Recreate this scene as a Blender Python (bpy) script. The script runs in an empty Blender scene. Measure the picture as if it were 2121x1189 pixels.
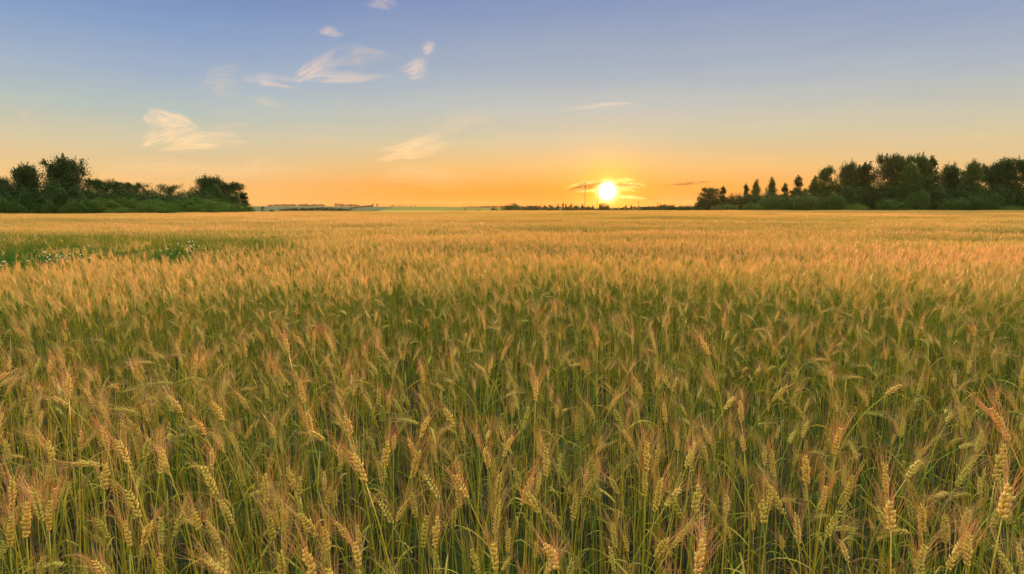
import bpy, math, random
import numpy as np
from mathutils import Vector, Matrix
R = math.radians
S = bpy.context.scene
COL = S.collection

# ------------------------------------------------------------------ camera
PW, PH, FPX, HY = 2121.0, 1189.0, 1200.0, 432.0      # photo size, focal length in its pixels, horizon row
CAMZ = 1.48
PITCH = math.atan((PH / 2 - HY) / FPX)
cd = bpy.data.cameras.new('camera')
cam = bpy.data.objects.new('camera', cd)
COL.objects.link(cam)
cam.location = (0, 0, CAMZ)
cam.rotation_euler = (R(90) - PITCH, 0, 0)
cd.sensor_width = 36.0
cd.lens = 36.0 * FPX / PW
cd.clip_start = 0.05
cd.clip_end = 40000
S.camera = cam
_cp, _sp = math.cos(PITCH), math.sin(PITCH)

def ray(px, py):
    """unit direction seen at a photo pixel"""
    x, y = (px - PW / 2) / FPX, (PH / 2 - py) / FPX
    return Vector((x, _cp + y * _sp, -_sp + y * _cp)).normalized()

def at(px, py, Y):
    d = ray(px, py)
    return Vector((0, 0, CAMZ)) + d * (Y / d.y)

def at_height(px, py, h):
    d = ray(px, py)
    return Vector((0, 0, CAMZ)) + d * ((h - CAMZ) / d.z)

def project(p):
    x, y, z = p[0], p[1], p[2] - CAMZ
    f = y * _cp - z * _sp
    u = y * _sp + z * _cp
    if f <= 0.01:
        return None
    return PW / 2 + FPX * x / f, PH / 2 - FPX * u / f

# ------------------------------------------------------------------ node helper
class NT:
    def __init__(s, nt):
        s.nt = nt
    def n(s, t, ins=None, **kw):
        nd = s.nt.nodes.new(t)
        for k, v in kw.items():
            setattr(nd, k, v)
        for k, v in (ins or {}).items():
            sk = nd.inputs[k]
            if isinstance(v, bpy.types.NodeSocket):
                s.nt.links.new(v, sk)
            else:
                sk.default_value = v
        return nd
    def m(s, op, a, b=0.0, c=0.0, clamp=False):
        nd = s.n('ShaderNodeMath', {0: a, 1: b, 2: c}, operation=op)
        nd.use_clamp = clamp
        return nd.outputs[0]
    def vm(s, op, a, b=(0, 0, 0)):
        nd = s.n('ShaderNodeVectorMath', {0: a, 1: b}, operation=op)
        return nd.outputs['Value'] if op in ('DOT_PRODUCT', 'LENGTH') else nd.outputs[0]
    def mix(s, f, a, b, blend='MIX'):
        nd = s.n('ShaderNodeMix', {0: f}, data_type='RGBA', blend_type=blend)
        for k, v in ((6, a), (7, b)):
            if isinstance(v, bpy.types.NodeSocket):
                s.nt.links.new(v, nd.inputs[k])
            else:
                nd.inputs[k].default_value = (*v[:3], 1)
        return nd.outputs[2]
    def ramp(s, f, stops, interp='LINEAR'):
        nd = s.n('ShaderNodeValToRGB', {0: f})
        nd.color_ramp.interpolation = interp
        el = nd.color_ramp.elements
        while len(el) < len(stops):
            el.new(0.5)
        for e, (p, c) in zip(el, stops):
            e.position = p
            e.color = (*c[:3], 1)
        return nd.outputs[0]
    def maprange(s, v, a, b, c=0.0, d=1.0, smooth=True):
        nd = s.n('ShaderNodeMapRange', {0: v, 1: a, 2: b, 3: c, 4: d}, interpolation_type='SMOOTHSTEP' if smooth else 'LINEAR')
        return nd.outputs[0]
    def noise(s, vec, scale, detail=3.0, rough=0.5, dist=0.0):
        ins = {'Scale': scale, 'Detail': detail, 'Roughness': rough, 'Distortion': dist}
        if vec is not None:
            ins['Vector'] = vec
        return s.n('ShaderNodeTexNoise', ins).outputs[0]

def hexlin(h):
    c = [int(h[i:i + 2], 16) / 255 for i in (0, 2, 4)]
    return tuple(v / 12.92 if v < 0.04045 else ((v + 0.055) / 1.055) ** 2.4 for v in c)

# ------------------------------------------------------------------ sun, sky, exposure
SUN_D = ray(1258, 396)
SUN_EL = math.asin(SUN_D.z)
SUN_AZ = math.atan2(SUN_D.x, SUN_D.y)
sl = bpy.data.lights.new('sun', 'SUN')
sl.energy = 3.1
sl.angle = R(0.6)
sl.color = (1.0, 0.50, 0.22)
sun = bpy.data.objects.new('sun', sl)
COL.objects.link(sun)
LAMP_D = Vector((math.sin(SUN_AZ), math.cos(SUN_AZ), math.tan(R(2.8)))).normalized()
sun.rotation_euler = (-LAMP_D).to_track_quat('-Z', 'Y').to_euler()

EXPO = 1.6
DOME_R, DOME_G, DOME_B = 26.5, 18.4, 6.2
W = bpy.data.worlds.new('World')
S.world = W
W.use_nodes = True
W.node_tree.nodes.clear()
w = NT(W.node_tree)
gen = w.n('ShaderNodeTexCoord').outputs['Generated']
dirn = w.vm('NORMALIZE', gen)
sep = w.n('ShaderNodeSeparateXYZ', {0: dirn})
elev = w.m('MULTIPLY', w.m('ARCSINE', sep.outputs[2]), 180 / math.pi)          # degrees
ca = w.vm('DOT_PRODUCT', dirn, tuple(SUN_D))
theta = w.m('MULTIPLY', w.m('ARCCOSINE', w.m('MINIMUM', ca, 1.0)), 180 / math.pi)
e01 = w.m('DIVIDE', elev, 40.0, clamp=True)
def stops(lst):
    return [(e / 40.0, hexlin(h)) for e, h in lst]
away = w.ramp(e01, stops([(0, 'F9B45F'), (1.6, 'F8BE72'), (3.2, 'EDC68A'), (5.5, 'D6C8A4'), (8, 'BAC3BA'), (11, 'A2B3C8'),
                          (14.5, '86A0C6'), (18.7, '7089BC'), (28, '6C86BE'), (40, '5D77AE')]))
near = w.ramp(e01, stops([(0, 'FF9726'), (2, 'FFA63A'), (4, 'EFBF76'), (6.5, 'D6C7A2'), (9.5, 'BFC3BC'), (13, 'A5B2C2'),
                          (18.7, '8598BE'), (28, '7688B8'), (40, '6478AA')]))
side = w.maprange(theta, 12.0, 42.0)
sky = w.mix(side, near, away)
right = w.maprange(sep.outputs[0], 0.1, 0.75)                                      # the right of the sky is greyer
sky = w.mix(w.m('MULTIPLY', right, 0.45), sky, w.ramp(e01, stops([(0, 'F2BC6A'), (4, 'E0C592'), (7, 'CFC5A8'), (11, 'B4B7BE'), (18.7, '949DC0'), (40, '6C7CA8')])))
back = w.maprange(ca, 0.35, -0.5)                                              # the dusk side behind the camera
sky = w.mix(back, sky, w.ramp(e01, stops([(0, '8F8FA8'), (4, 'B39AA4'), (10, 'A4A2B8'), (20, '8496BC'), (40, '5D77AE')])))
# the physical sky, tinting the painted gradient of this dusk
nis = w.n('ShaderNodeTexSky', sky_type='NISHITA', sun_disc=False, sun_elevation=SUN_EL, sun_rotation=SUN_AZ,
          altitude=0.0, air_density=1.0, dust_density=2.0, ozone_density=1.5).outputs[0]
sky = w.mix(0.001, sky, nis)
# slight unevenness of the air
streak = w.noise(w.vm('MULTIPLY', dirn, (3.0, 3.0, 26.0)), 1.6, 4.0, 0.55, 0.4)
sky = w.mix(1.0, sky, w.ramp(streak, [(0.3, (0.965, 0.97, 0.985)), (0.7, (1.035, 1.02, 1.0))]), 'MULTIPLY')
def glow(width, power, col, amt):
    g = w.m('EXPONENT', w.m('MULTIPLY', w.m('POWER', w.m('DIVIDE', theta, width), power), -1.0))
    g = w.m('MULTIPLY', g, amt)
    nd = w.n('ShaderNodeVectorMath', {0: tuple(col), 'Scale': g}, operation='SCALE')
    return nd.outputs[0]
for g in ((0.35, 1.3, (1, 0.88, 0.55), 30.0), (1.9, 1.2, (1, 0.52, -0.06), 0.75), (4.0, 1.3, (0.4, -0.02, -0.05), 0.3)):
    sky = w.vm('ADD', sky, glow(*g))
# added fill: unseen sky overhead and behind the camera brightened to light the field
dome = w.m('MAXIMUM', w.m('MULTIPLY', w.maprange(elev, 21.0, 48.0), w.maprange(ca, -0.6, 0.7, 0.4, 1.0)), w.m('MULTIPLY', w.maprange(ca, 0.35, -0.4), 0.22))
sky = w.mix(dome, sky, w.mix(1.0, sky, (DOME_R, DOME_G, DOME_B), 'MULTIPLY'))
below = w.maprange(sep.outputs[2], -0.004, -0.05)
sky = w.mix(below, sky, (0.16, 0.12, 0.07))
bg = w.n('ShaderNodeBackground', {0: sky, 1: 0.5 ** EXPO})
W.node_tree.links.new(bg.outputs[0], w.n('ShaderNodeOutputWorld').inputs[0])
W.cycles.sampling_method = 'MANUAL'
W.cycles.sample_map_resolution = 2048

S.view_settings.view_transform = 'Standard'
S.view_settings.look = 'None'
S.view_settings.exposure = EXPO
S.view_settings.gamma = 1.0
S.render.engine = 'CYCLES'
S.cycles.max_bounces = 6
S.cycles.diffuse_bounces = 2
S.cycles.transmission_bounces = 3
S.cycles.transparent_max_bounces = 12
S.cycles.volume_bounces = 0
S.cycles.use_denoising = True
S.cycles.denoising_prefilter = 'ACCURATE'
S.cycles.sample_clamp_indirect = 4.0

# ------------------------------------------------------------------ object helpers
def tag(o, label=None, cat=None, group=None, kind=None):
    for k, v in (('label', label), ('category', cat), ('group', group), ('kind', kind)):
        if v:
            o[k] = v
    return o

def empty(name, loc=(0, 0, 0), rz=0.0):
    o = bpy.data.objects.new(name, None)
    COL.objects.link(o)
    o.location = loc
    o.rotation_euler = (0, 0, rz)
    o.empty_display_size = 0.1
    return o

class MB:
    """collects vertices and faces; build() links them as one mesh object"""
    def __init__(s):
        s.v, s.f, s.mi, s.var = [], [], [], []
        s.cur = 0.5
    def add(s, vs, fs, mi=0):
        b = len(s.v)
        s.v.extend(tuple(p) for p in vs)
        s.var.extend([s.cur] * len(vs))
        s.f.extend(tuple(i + b for i in f) for f in fs)
        s.mi.extend([mi] * len(fs))
    def tube(s, pts, rad, n=3, mi=0, cap=True):
        pts = [Vector(p) for p in pts]
        k = len(pts)
        vs, fs = [], []
        up = Vector((0.3, 1, 0.1)).normalized()
        for i, p in enumerate(pts):
            t = (pts[min(i + 1, k - 1)] - pts[max(i - 1, 0)])
            t = t.normalized() if t.length > 1e-9 else Vector((0, 0, 1))
            a = t.cross(up)
            a = a.normalized() if a.length > 1e-4 else t.orthogonal().normalized()
            b = t.cross(a)
            r = rad[i] if isinstance(rad, (list, tuple)) else rad
            for j in range(n):
                an = 2 * math.pi * j / n
                vs.append(p + a * (math.cos(an) * r) + b * (math.sin(an) * r))
        for i in range(k - 1):
            for j in range(n):
                q = (j + 1) % n
                fs.append((i * n + j, i * n + q, (i + 1) * n + q, (i + 1) * n + j))
        if cap and n > 2:
            fs.append(tuple(range((k - 1) * n, k * n)))
        s.add(vs, fs, mi)
    def ribbon(s, pts, wid, side, mi=0, fold=0.0):
        """blade along pts; side = list of side vectors"""
        vs, fs = [], []
        k = len(pts)
        for i, p in enumerate(pts):
            p = Vector(p)
            sd = Vector(side[i]).normalized() * wid[i]
            t = Vector(pts[min(i + 1, k - 1)]) - Vector(pts[max(i - 1, 0)])
            nn = sd.cross(t)
            nn = nn.normalized() * (wid[i] * fold) if nn.length > 1e-12 else Vector((0, 0, 0))
            vs += [p - sd + nn, p, p + sd + nn]
        for i in range(k - 1):
            a = i * 3
            fs += [(a, a + 1, a + 4, a + 3), (a + 1, a + 2, a + 5, a + 4)]
        s.add(vs, fs, mi)
    def seed(s, c, d, L, r, n=5, mi=0):
        """a pointed grain husk: axis d from base point c"""
        d = Vector(d).normalized()
        a = d.orthogonal().normalized()
        b = d.cross(a)
        vs = [Vector(c)]
        for h, rr in ((0.28, 0.92), (0.62, 0.85)):
            for j in range(n):
                an = 2 * math.pi * j / n
                vs.append(Vector(c) + d * (L * h) + a * (math.cos(an) * r * rr) + b * (math.sin(an) * r * rr))
        vs.append(Vector(c) + d * L)
        fs = []
        for j in range(n):
            q = (j + 1) % n
            fs.append((0, 1 + q, 1 + j))
            fs.append((1 + j, 1 + q, 1 + n + q, 1 + n + j))
            fs.append((1 + n + j, 1 + n + q, 1 + 2 * n))
        s.add(vs, fs, mi)
    def quads(s, c, a, b, mi=0):
        """numpy arrays of centres and half-axes"""
        base = len(s.v)
        n = len(c)
        P = np.stack([c - a, c - b * 0.9, c + a, c + b * 0.9], 1).reshape(-1, 3)
        s.v.extend(map(tuple, P.tolist()))
        s.var.extend([s.cur] * (4 * n))
        s.f.extend((base + 4 * i, base + 4 * i + 1, base + 4 * i + 2, base + 4 * i + 3) for i in range(n))
        s.mi.extend([mi] * n)
    def mesh(s, name, mats, smooth=False):
        me = bpy.data.meshes.new(name)
        me.from_pydata(s.v, [], s.f)
        for m_ in mats:
            me.materials.append(m_)
        me.polygons.foreach_set('material_index', s.mi)
        if smooth:
            me.polygons.foreach_set('use_smooth', [True] * len(s.f))
        at_ = me.attributes.new('var', 'FLOAT', 'POINT')
        at_.data.foreach_set('value', s.var)
        me.update()
        return me
    def build(s, name, mats, parent=None, smooth=False):
        o = bpy.data.objects.new(name, s.mesh(name, mats if isinstance(mats, list) else [mats], smooth))
        COL.objects.link(o)
        if parent:
            o.parent = parent
        return o

def link_mesh(name, me, parent=None):
    o = bpy.data.objects.new(name, me)
    COL.objects.link(o)
    o.parent = parent
    return o

def newmat(name):
    m_ = bpy.data.materials.new(name)
    m_.use_nodes = True
    m_.node_tree.nodes.clear()
    n = NT(m_.node_tree)
    return m_, n

def finish(m_, n, shader, disp=None):
    o = n.n('ShaderNodeOutputMaterial')
    m_.node_tree.links.new(shader, o.inputs[0])
    return m_

# ------------------------------------------------------------------ plant materials
def plant_mat(name, lo, mid, hi, trans=0.35, rough=0.6, spec=0.25, tk=0.8, noise_scale=160.0, band=0.5, tcol=(1.15, 1.0, 0.6)):
    """lo..hi = colours from unripe to ripe; the plant's own 'tint', its 'var' and the place in the field choose between them"""
    m_, n = newmat(name)
    tint = n.n('ShaderNodeAttribute', attribute_type='INSTANCER', attribute_name='tint').outputs['Fac']
    var = n.n('ShaderNodeAttribute', attribute_type='GEOMETRY', attribute_name='var').outputs['Fac']
    pos = n.n('ShaderNodeNewGeometry').outputs['Position']
    patch = n.noise(n.vm('MULTIPLY', pos, (1, 0.55, 0.0)), 0.16, 3.0, 0.6)
    t = n.m('ADD', n.m('MULTIPLY', tint, tk), n.m('MULTIPLY', n.m('SUBTRACT', var, 0.5), 0.75))
    t = n.m('ADD', t, n.m('MULTIPLY', n.m('SUBTRACT', patch, 0.5), band), 0, clamp=True)
    c = n.ramp(t, [(0.0, lo), (0.5, mid), (1.0, hi)])
    fine = n.noise(pos, noise_scale, 2.0, 0.6)
    c = n.mix(1.0, c, n.ramp(fine, [(0.25, (0.72, 0.72, 0.70)), (0.75, (1.22, 1.2, 1.16))]), 'MULTIPLY')
    p = n.n('ShaderNodeBsdfPrincipled', {'Base Color': c, 'Roughness': rough, 'Specular IOR Level': spec})
    tr = n.n('ShaderNodeBsdfTranslucent', {'Color': n.mix(1.0, c, tcol, 'MULTIPLY')})
    sh = n.n('ShaderNodeMixShader', {0: trans, 1: p.outputs[0], 2: tr.outputs[0]})
    return finish(m_, n, sh.outputs[0])

M_EAR = plant_mat('wheat_ear', (0.36, 0.37, 0.06), (0.66, 0.49, 0.11), (0.80, 0.52, 0.19), 0.25, 0.55)
M_AWN = plant_mat('wheat_awn', (0.42, 0.33, 0.10), (0.62, 0.37, 0.16), (0.72, 0.37, 0.23), 0.38, 0.45, 0.4)
M_STEM = plant_mat('wheat_stem', (0.085, 0.15, 0.018), (0.31, 0.29, 0.024), (0.66, 0.45, 0.05), 0.1, 0.45, 0.35)
M_LEAF = plant_mat('wheat_leaf', (0.05, 0.15, 0.015), (0.34, 0.31, 0.025), (0.60, 0.40, 0.08), 0.4, 0.55, 0.3)
WMATS = [M_STEM, M_EAR, M_AWN, M_LEAF]
M_STRAW = plant_mat('dry_straw', (0.16, 0.085, 0.035), (0.30, 0.17, 0.07), (0.50, 0.33, 0.13), 0.25)
M_GRASS = plant_mat('grass_blade', (0.025, 0.055, 0.012), (0.05, 0.085, 0.02), (0.11, 0.12, 0.03), 0.35, 0.7, 0.06, noise_scale=40)
M_DRY = plant_mat('dry_litter', (0.07, 0.045, 0.025), (0.12, 0.07, 0.04), (0.20, 0.12, 0.06), 0.25)
M_WEED = plant_mat('weed_leaf', (0.04, 0.10, 0.018), (0.08, 0.17, 0.026), (0.17, 0.25, 0.04), 0.4, 0.7, 0.06, noise_scale=30)

# ------------------------------------------------------------------ terrain
def sstep(a, b, v):
    t = min(1.0, max(0.0, (v - a) / (b - a)))
    return t * t * (3 - 2 * t)

def lerp_table(tab, v):
    if v <= tab[0][0]:
        return tab[0][1]
    for (a, p), (b, q) in zip(tab, tab[1:]):
        if v <= b:
            return p + (q - p) * (v - a) / (b - a)
    return tab[-1][1]
CREST = [(-1.2, 9.5), (-0.44, 11.4), (-0.34, 11.6), (-0.25, 10.6), (-0.13, 11.4), (-0.05, 8.4), (0.03, 6.0), (0.2, 5.0), (0.5, 4.6), (1.2, 4.6)]
def ground_z(x, y):
    r = math.hypot(x, y)
    z = 0.035 * math.sin(x * 0.31 + 1.2) * math.sin(y * 0.23 + 0.4) * sstep(2, 12, r)
    z += 0.05 * math.sin(x * 0.05 + y * 0.085 + 0.8) * sstep(8, 40, r)
    z += 0.24 * sstep(5, 150, x) + 0.10 * sstep(60, 170, y) * sstep(-80, 60, x)
    z *= 1 - sstep(190, 260, r)
    z -= 3.6 * sstep(190, 520, r)
    if y > 0:
        z += lerp_table(CREST, x / max(y, 1)) * sstep(430, 1800, r)
    else:
        z += 6 * sstep(430, 1800, r)
    return z

# where the wheat stands: an outer edge in front of the trees, and a weedy gap in the field on the left
EDGE = [(-1.1, 92), (-0.9, 98), (-0.45, 108), (-0.40, 128), (-0.2, 150), (0.0, 160), (0.32, 165), (0.9, 160), (1.2, 150)]
def field_edge(x, y):
    return lerp_table(EDGE, x / max(y, 0.1))
GAP = [(-15, 6.6), (-8.0, 6.3), (-5.4, 6.3), (-5.6, 7.1), (-6.2, 8.0), (-5.4, 8.3), (-4.9, 7.5), (-4.4, 7.7), (-4.6, 8.7), (-4.0, 8.9), (-3.7, 9.6), (-3.6, 10.3), (-4.0, 11.6), (-5.4, 13.8), (-8.0, 14.6), (-12.5, 15.6), (-22, 16)]
def in_poly(x, y, P):
    c = False
    j = len(P) - 1
    for i in range(len(P)):
        (xi, yi), (xj, yj) = P[i], P[j]
        if (yi > y) != (yj > y) and x < (xj - xi) * (y - yi) / (yj - yi) + xi:
            c = not c
        j = i
    return c
def in_gap(x, y, pad=0.0):
    w_ = 0.35 * math.sin(x * 2.3) + 0.25 * math.sin(x * 5.1 + y * 3)
    return in_poly(x, y + w_ * 0.6, GAP)

def polar_sheet(name, radii, az0, az1, naz):
    vs, fs = [], []
    for r in radii:
        for j in range(naz + 1):
            a = az0 + (az1 - az0) * j / naz
            x, y = r * math.sin(a), r * math.cos(a)
            vs.append((x, y, ground_z(x, y)))
    for i in range(len(radii) - 1):
        for j in range(naz):
            a = i * (naz + 1) + j
            fs.append((a, a + naz + 1, a + naz + 2, a + 1))
    mb = MB()
    mb.add(vs, fs)
    return mb

mg, n = newmat('soil_and_meadow')
pos = n.n('ShaderNodeNewGeometry').outputs['Position']
r_ = n.vm('LENGTH', pos)
s1 = n.noise(pos, 9.0, 5.0, 0.65)
s2 = n.noise(pos, 0.8, 3.0, 0.6)
soil = n.ramp(s1, [(0.3, (0.010, 0.008, 0.005)), (0.7, (0.035, 0.026, 0.015))])
soil = n.mix(n.maprange(s2, 0.42, 0.6), soil, (0.03, 0.05, 0.012))
mead = n.ramp(n.noise(pos, 0.2, 5.0, 0.6), [(0.3, (0.035, 0.06, 0.018)), (0.7, (0.09, 0.10, 0.03))])
col = n.mix(n.maprange(r_, 100, 175), soil, mead)
p = n.n('ShaderNodeBsdfPrincipled', {'Base Color': col, 'Roughness': 0.95, 'Specular IOR Level': 0.1})
bump = n.n('ShaderNodeBump', {'Height': s1, 'Strength': 0.6, 'Distance': 0.02})
mg.node_tree.links.new(bump.outputs[0], p.inputs['Normal'])
finish(mg, n, p.outputs[0])
g = polar_sheet('ground', [0.0, 0.5, 1, 1.6, 2.4, 3.5, 5, 7, 9, 12, 15, 19, 24, 30, 38, 48, 60, 75, 92, 110, 130, 155, 175, 190, 210, 235, 260, 300, 350], -math.pi, math.pi, 120).build('ground', mg, smooth=True)
tag(g, 'dark soil and meadow ground under the wheat field', kind='structure')

mh, n = newmat('far_farmland')
pos = n.n('ShaderNodeNewGeometry').outputs['Position']
sp = n.n('ShaderNodeSeparateXYZ', {0: pos})
X, Y = sp.outputs[0], sp.outputs[1]
wob = n.m('MULTIPLY', n.m('SUBTRACT', n.noise(pos, 0.004, 3.0), 0.5), 60.0)
line = n.m('ADD', n.m('ADD', X, n.m('MULTIPLY', n.m('SUBTRACT', Y, 500.0), 0.158)), n.m('ADD', wob, 137.0))
fmask = n.maprange(line, -6, 6)
ns = n.noise(n.vm('MULTIPLY', pos, (1, 0.3, 1)), 0.012, 4.0, 0.6)
left = n.ramp(ns, [(0.3, (0.075, 0.085, 0.05)), (0.7, (0.11, 0.115, 0.065))])
rightf = n.ramp(ns, [(0.3, (0.13, 0.125, 0.035)), (0.7, (0.185, 0.165, 0.05))])
c = n.mix(fmask, left, rightf)
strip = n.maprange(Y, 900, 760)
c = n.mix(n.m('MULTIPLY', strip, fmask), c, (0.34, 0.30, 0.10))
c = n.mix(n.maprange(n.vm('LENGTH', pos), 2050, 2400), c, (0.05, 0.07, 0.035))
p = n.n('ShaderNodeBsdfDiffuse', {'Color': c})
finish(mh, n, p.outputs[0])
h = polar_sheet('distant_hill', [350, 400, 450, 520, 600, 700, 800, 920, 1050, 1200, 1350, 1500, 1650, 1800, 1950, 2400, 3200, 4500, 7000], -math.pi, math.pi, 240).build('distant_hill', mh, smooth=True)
tag(h, 'low distant hill of green farm fields beyond the wheat', kind='structure')

# ------------------------------------------------------------------ wheat geometry
def centreline(rng, H, lean, L, tilt0=0.0, wav=0.02):
    """points, tangent angles along the stem and the ear, in the x-z plane"""
    pts, th = [Vector((0, 0, 0))], [tilt0]
    ns = 9
    for i in range(1, ns + 1):
        u = i / ns
        a = tilt0 + (lean - tilt0) * (u ** 3.2)
        p = pts[-1] + Vector((math.sin(a), wav * math.sin(u * 5 + rng.random() * .5) * .3, math.cos(a))) * (H / ns)
        pts.append(p)
        th.append(a)
    ear, eth = [pts[-1].copy()], [lean]
    ne = 10
    bend = lean * 0.35 + rng.uniform(-0.1, 0.15)
    for i in range(1, ne + 1):
        a = lean + bend * (i / ne)
        ear.append(ear[-1] + Vector((math.sin(a), 0, math.cos(a))) * (L / ne))
        eth.append(a)
    return pts, th, ear, eth

def ear_frame(ear, eth, u):
    k = u * (len(ear) - 1)
    i = min(int(k), len(ear) - 2)
    f = k - i
    p = ear[i].lerp(ear[i + 1], f)
    a = eth[i] * (1 - f) + eth[i + 1] * f
    T = Vector((math.sin(a), 0, math.cos(a)))
    N = Vector((math.cos(a), 0, -math.sin(a)))
    return p, T, N, Vector((0, 1, 0))

def grow_ear(rng, ear, eth, L, roll, mb_e, mb_a, awnL, spread, detail=2, ears_n=None, fat=1.0, awn_w=0.00030):
    ns = ears_n or max(12, int(L / 0.0046))
    if ns % 2:
        ns += 1
    cr, sr = math.cos(roll), math.sin(roll)
    for i in range(ns):
        u = (i + 0.3) / ns
        p, T, N, B = ear_frame(ear, eth, u * 0.93)
        sN = N * cr + B * sr
        sB = B * cr - N * sr
        sd = 1 if i % 2 else -1
        prof = (0.72 + 0.5 * math.sin(math.pi * min(1, u * 1.05 + 0.08))) * fat
        out = sN * sd
        base = p + out * 0.0012
        if detail >= 2:
            for q in (-1, 0, 1):
                if rng.random() < (0.3 if q == 0 else 0.05):
                    continue
                d = (T + out * rng.uniform(0.22, 0.62) * (1.0 if q else 1.25) + sB * (q * rng.uniform(0.20, 0.52))).normalized()
                gl = 0.0114 * prof * rng.uniform(0.72, 1.25)
                mb_e.seed(base + sB * (q * 0.0016), d, gl, 0.0027 * prof, 5, 1)
                if (q != 0 and rng.random() < 0.8) or (q == 0 and u > 0.8):
                    sp = spread * rng.uniform(0.6, 1.25)
                    ad = (T + out * (sp * 1.0) + sB * (q * sp * 0.75) + Vector((rng.uniform(-.07, .07), rng.uniform(-.07, .07), 0))).normalized()
                    al = awnL * rng.uniform(0.75, 1.15) * (0.7 + 0.4 * math.sin(math.pi * min(1, u + 0.1)))
                    tip = base + sB * (q * 0.0016) + d * gl * 0.9
                    c1 = tip + ad * (al * 0.5) + out * (al * 0.01)
                    c2 = tip + ad * al + out * (al * rng.uniform(0.02, 0.12)) + Vector((0, 0, -al * 0.03))
                    mb_a.tube([tip, c1, c2], [awn_w * 1.25, awn_w, awn_w * 0.35], 3, 2, cap=False)
        else:
            d = (T + out * 0.42).normalized()
            mb_e.seed(base, d, 0.0135 * prof, 0.0042 * prof, 4, 1)
            for q in (-1, 1):
                if True:
                    sp = spread * rng.uniform(0.6, 1.2)
                    ad = (T + out * sp + sB * (q * sp * 0.8)).normalized()
                    al = awnL * rng.uniform(0.8, 1.15)
                    tip = base + d * 0.009
                    sdv = ad.cross(Vector((rng.uniform(-1, 1), rng.uniform(-1, 1), rng.uniform(-1, 1)))).normalized() * awn_w * 1.5
                    mb_a.add([tip - sdv, tip + sdv, tip + ad * al], [(0, 1, 2)], 2)
    return

def grow_leaf(rng, p, az, length, wid, droop, mb, segs=7, mi=3, up=0.5, dry=False):
    out = Vector((math.cos(az), math.sin(az), 0))
    a = up
    pts, wd, sd = [Vector(p)], [wid * 0.5], []
    side0 = Vector((-math.sin(az), math.cos(az), 0))
    tw = rng.uniform(-1.2, 1.2) * (2.2 if dry else 0.8)
    kink = rng.randint(2, segs - 1) if rng.random() < 0.5 else -1
    for i in range(1, segs + 1):
        u = i / segs
        a += droop / segs * (0.5 + u)
        if i == kink:
            a += rng.uniform(0.4, 1.1)
        d = out * math.sin(a) + Vector((0, 0, math.cos(a)))
        pts.append(pts[-1] + d * (length / segs))
        wd.append(wid * max(0.05, (1 - u ** 2.2)) * (0.75 + 0.25 * math.sin(u * 3)))
    for i in range(segs + 1):
        u = i / segs
        ang = tw * u
        t = (pts[min(i + 1, segs)] - pts[max(i - 1, 0)]).normalized()
        b = t.cross(side0).normalized()
        sd.append(side0 * math.cos(ang) + b * math.sin(ang))
    mb.ribbon(pts, wd, sd, mi, fold=0.35)

class Proto:
    pass

def wheat_proto(i, rng, lean_deg, H, L, awnL, spread, nleaf, detail=2, fat=1.0):
    P = Proto()
    pts, th, ear, eth = centreline(rng, H, R(lean_deg), L, R(rng.uniform(-2, 5)))
    P.lean = lean_deg + lean_deg * 0.17
    P.centre = ear[5].copy()
    P.H = H
    P.ms, P.me_, P.ma, P.ml = MB(), MB(), MB(), []
    nodes = [0.0015 + 0.0004 * (1 - k / 9) for k in range(10)]
    nodes[9] = 0.00095
    nodes[8] = 0.0012
    P.ms.tube(pts, nodes, 5, 0)
    for q in (0.3, 0.58):                                            # the joints of the stalk
        k = q * 9
        a = pts[int(k)].lerp(pts[int(k) + 1], k - int(k))
        P.ms.tube([a - Vector((0, 0, .004)), a, a + Vector((0, 0, .004))], [.0016, .0024, .0016], 5, 0, cap=False)
    P.ms.tube([e for e in ear[:10:3]], 0.0009, 4, 0)
    grow_ear(rng, ear, eth, L, rng.uniform(0, math.pi), P.me_, P.ma, awnL, spread, detail, None, fat)
    for q in range(nleaf):
        u = (0.34, 0.60, 0.78)[q % 3] + rng.uniform(-0.06, 0.06)
        k = u * 9
        a = pts[int(k)].lerp(pts[int(k) + 1], k - int(k))
        mb = MB()
        mb.cur = rng.uniform(0.1, 1.0)
        grow_leaf(rng, a, rng.uniform(0, 6.28), rng.uniform(0.10, 0.19), rng.uniform(0.0024, 0.0042), rng.uniform(0.6, 2.6), mb,
                  up=rng.uniform(0.3, 0.9), dry=rng.random() < 0.5)
        P.ml.append(mb)
    return P

rng = random.Random(11)
LEANS = [3, 5, 7, 9, 12, 15, 17, 20, 22, 25, 28, 32, 36, 42, 50, 60, 72, 85, 6, 10, 14, 24]
PROTOS = []
for i, ln in enumerate(LEANS):
    PROTOS.append(wheat_proto(i, rng, ln, rng.uniform(0.70, 0.78), rng.uniform(0.054, 0.090), rng.uniform(0.055, 0.085),
                              rng.uniform(0.13, 0.45), rng.choice((1, 2, 2, 3)), fat=rng.uniform(0.78, 1.08)))
for P in PROTOS:
    P.stem = P.ms.mesh('stem', WMATS, True)
    P.ear = P.me_.mesh('ear', WMATS, True)
    P.awns = P.ma.mesh('awns', WMATS)
    P.leaves = [q.mesh('leaf', WMATS) for q in P.ml]

def joined(mbs, name, mats):
    J = MB()
    for m_ in mbs:
        b = len(J.v)
        J.v += m_.v
        J.var += m_.var
        J.f += [tuple(i + b for i in f) for f in m_.f]
        J.mi += m_.mi
    return J.mesh(name, mats)

# instanced sources live outside the scene; the field object draws their geometry
def source(name, me):
    return bpy.data.objects.new(name, me)
SRC_NEAR = [source('wheat_source', joined([P.ms, P.me_, P.ma] + P.ml, 'wheat_near', WMATS)) for P in PROTOS]

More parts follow.
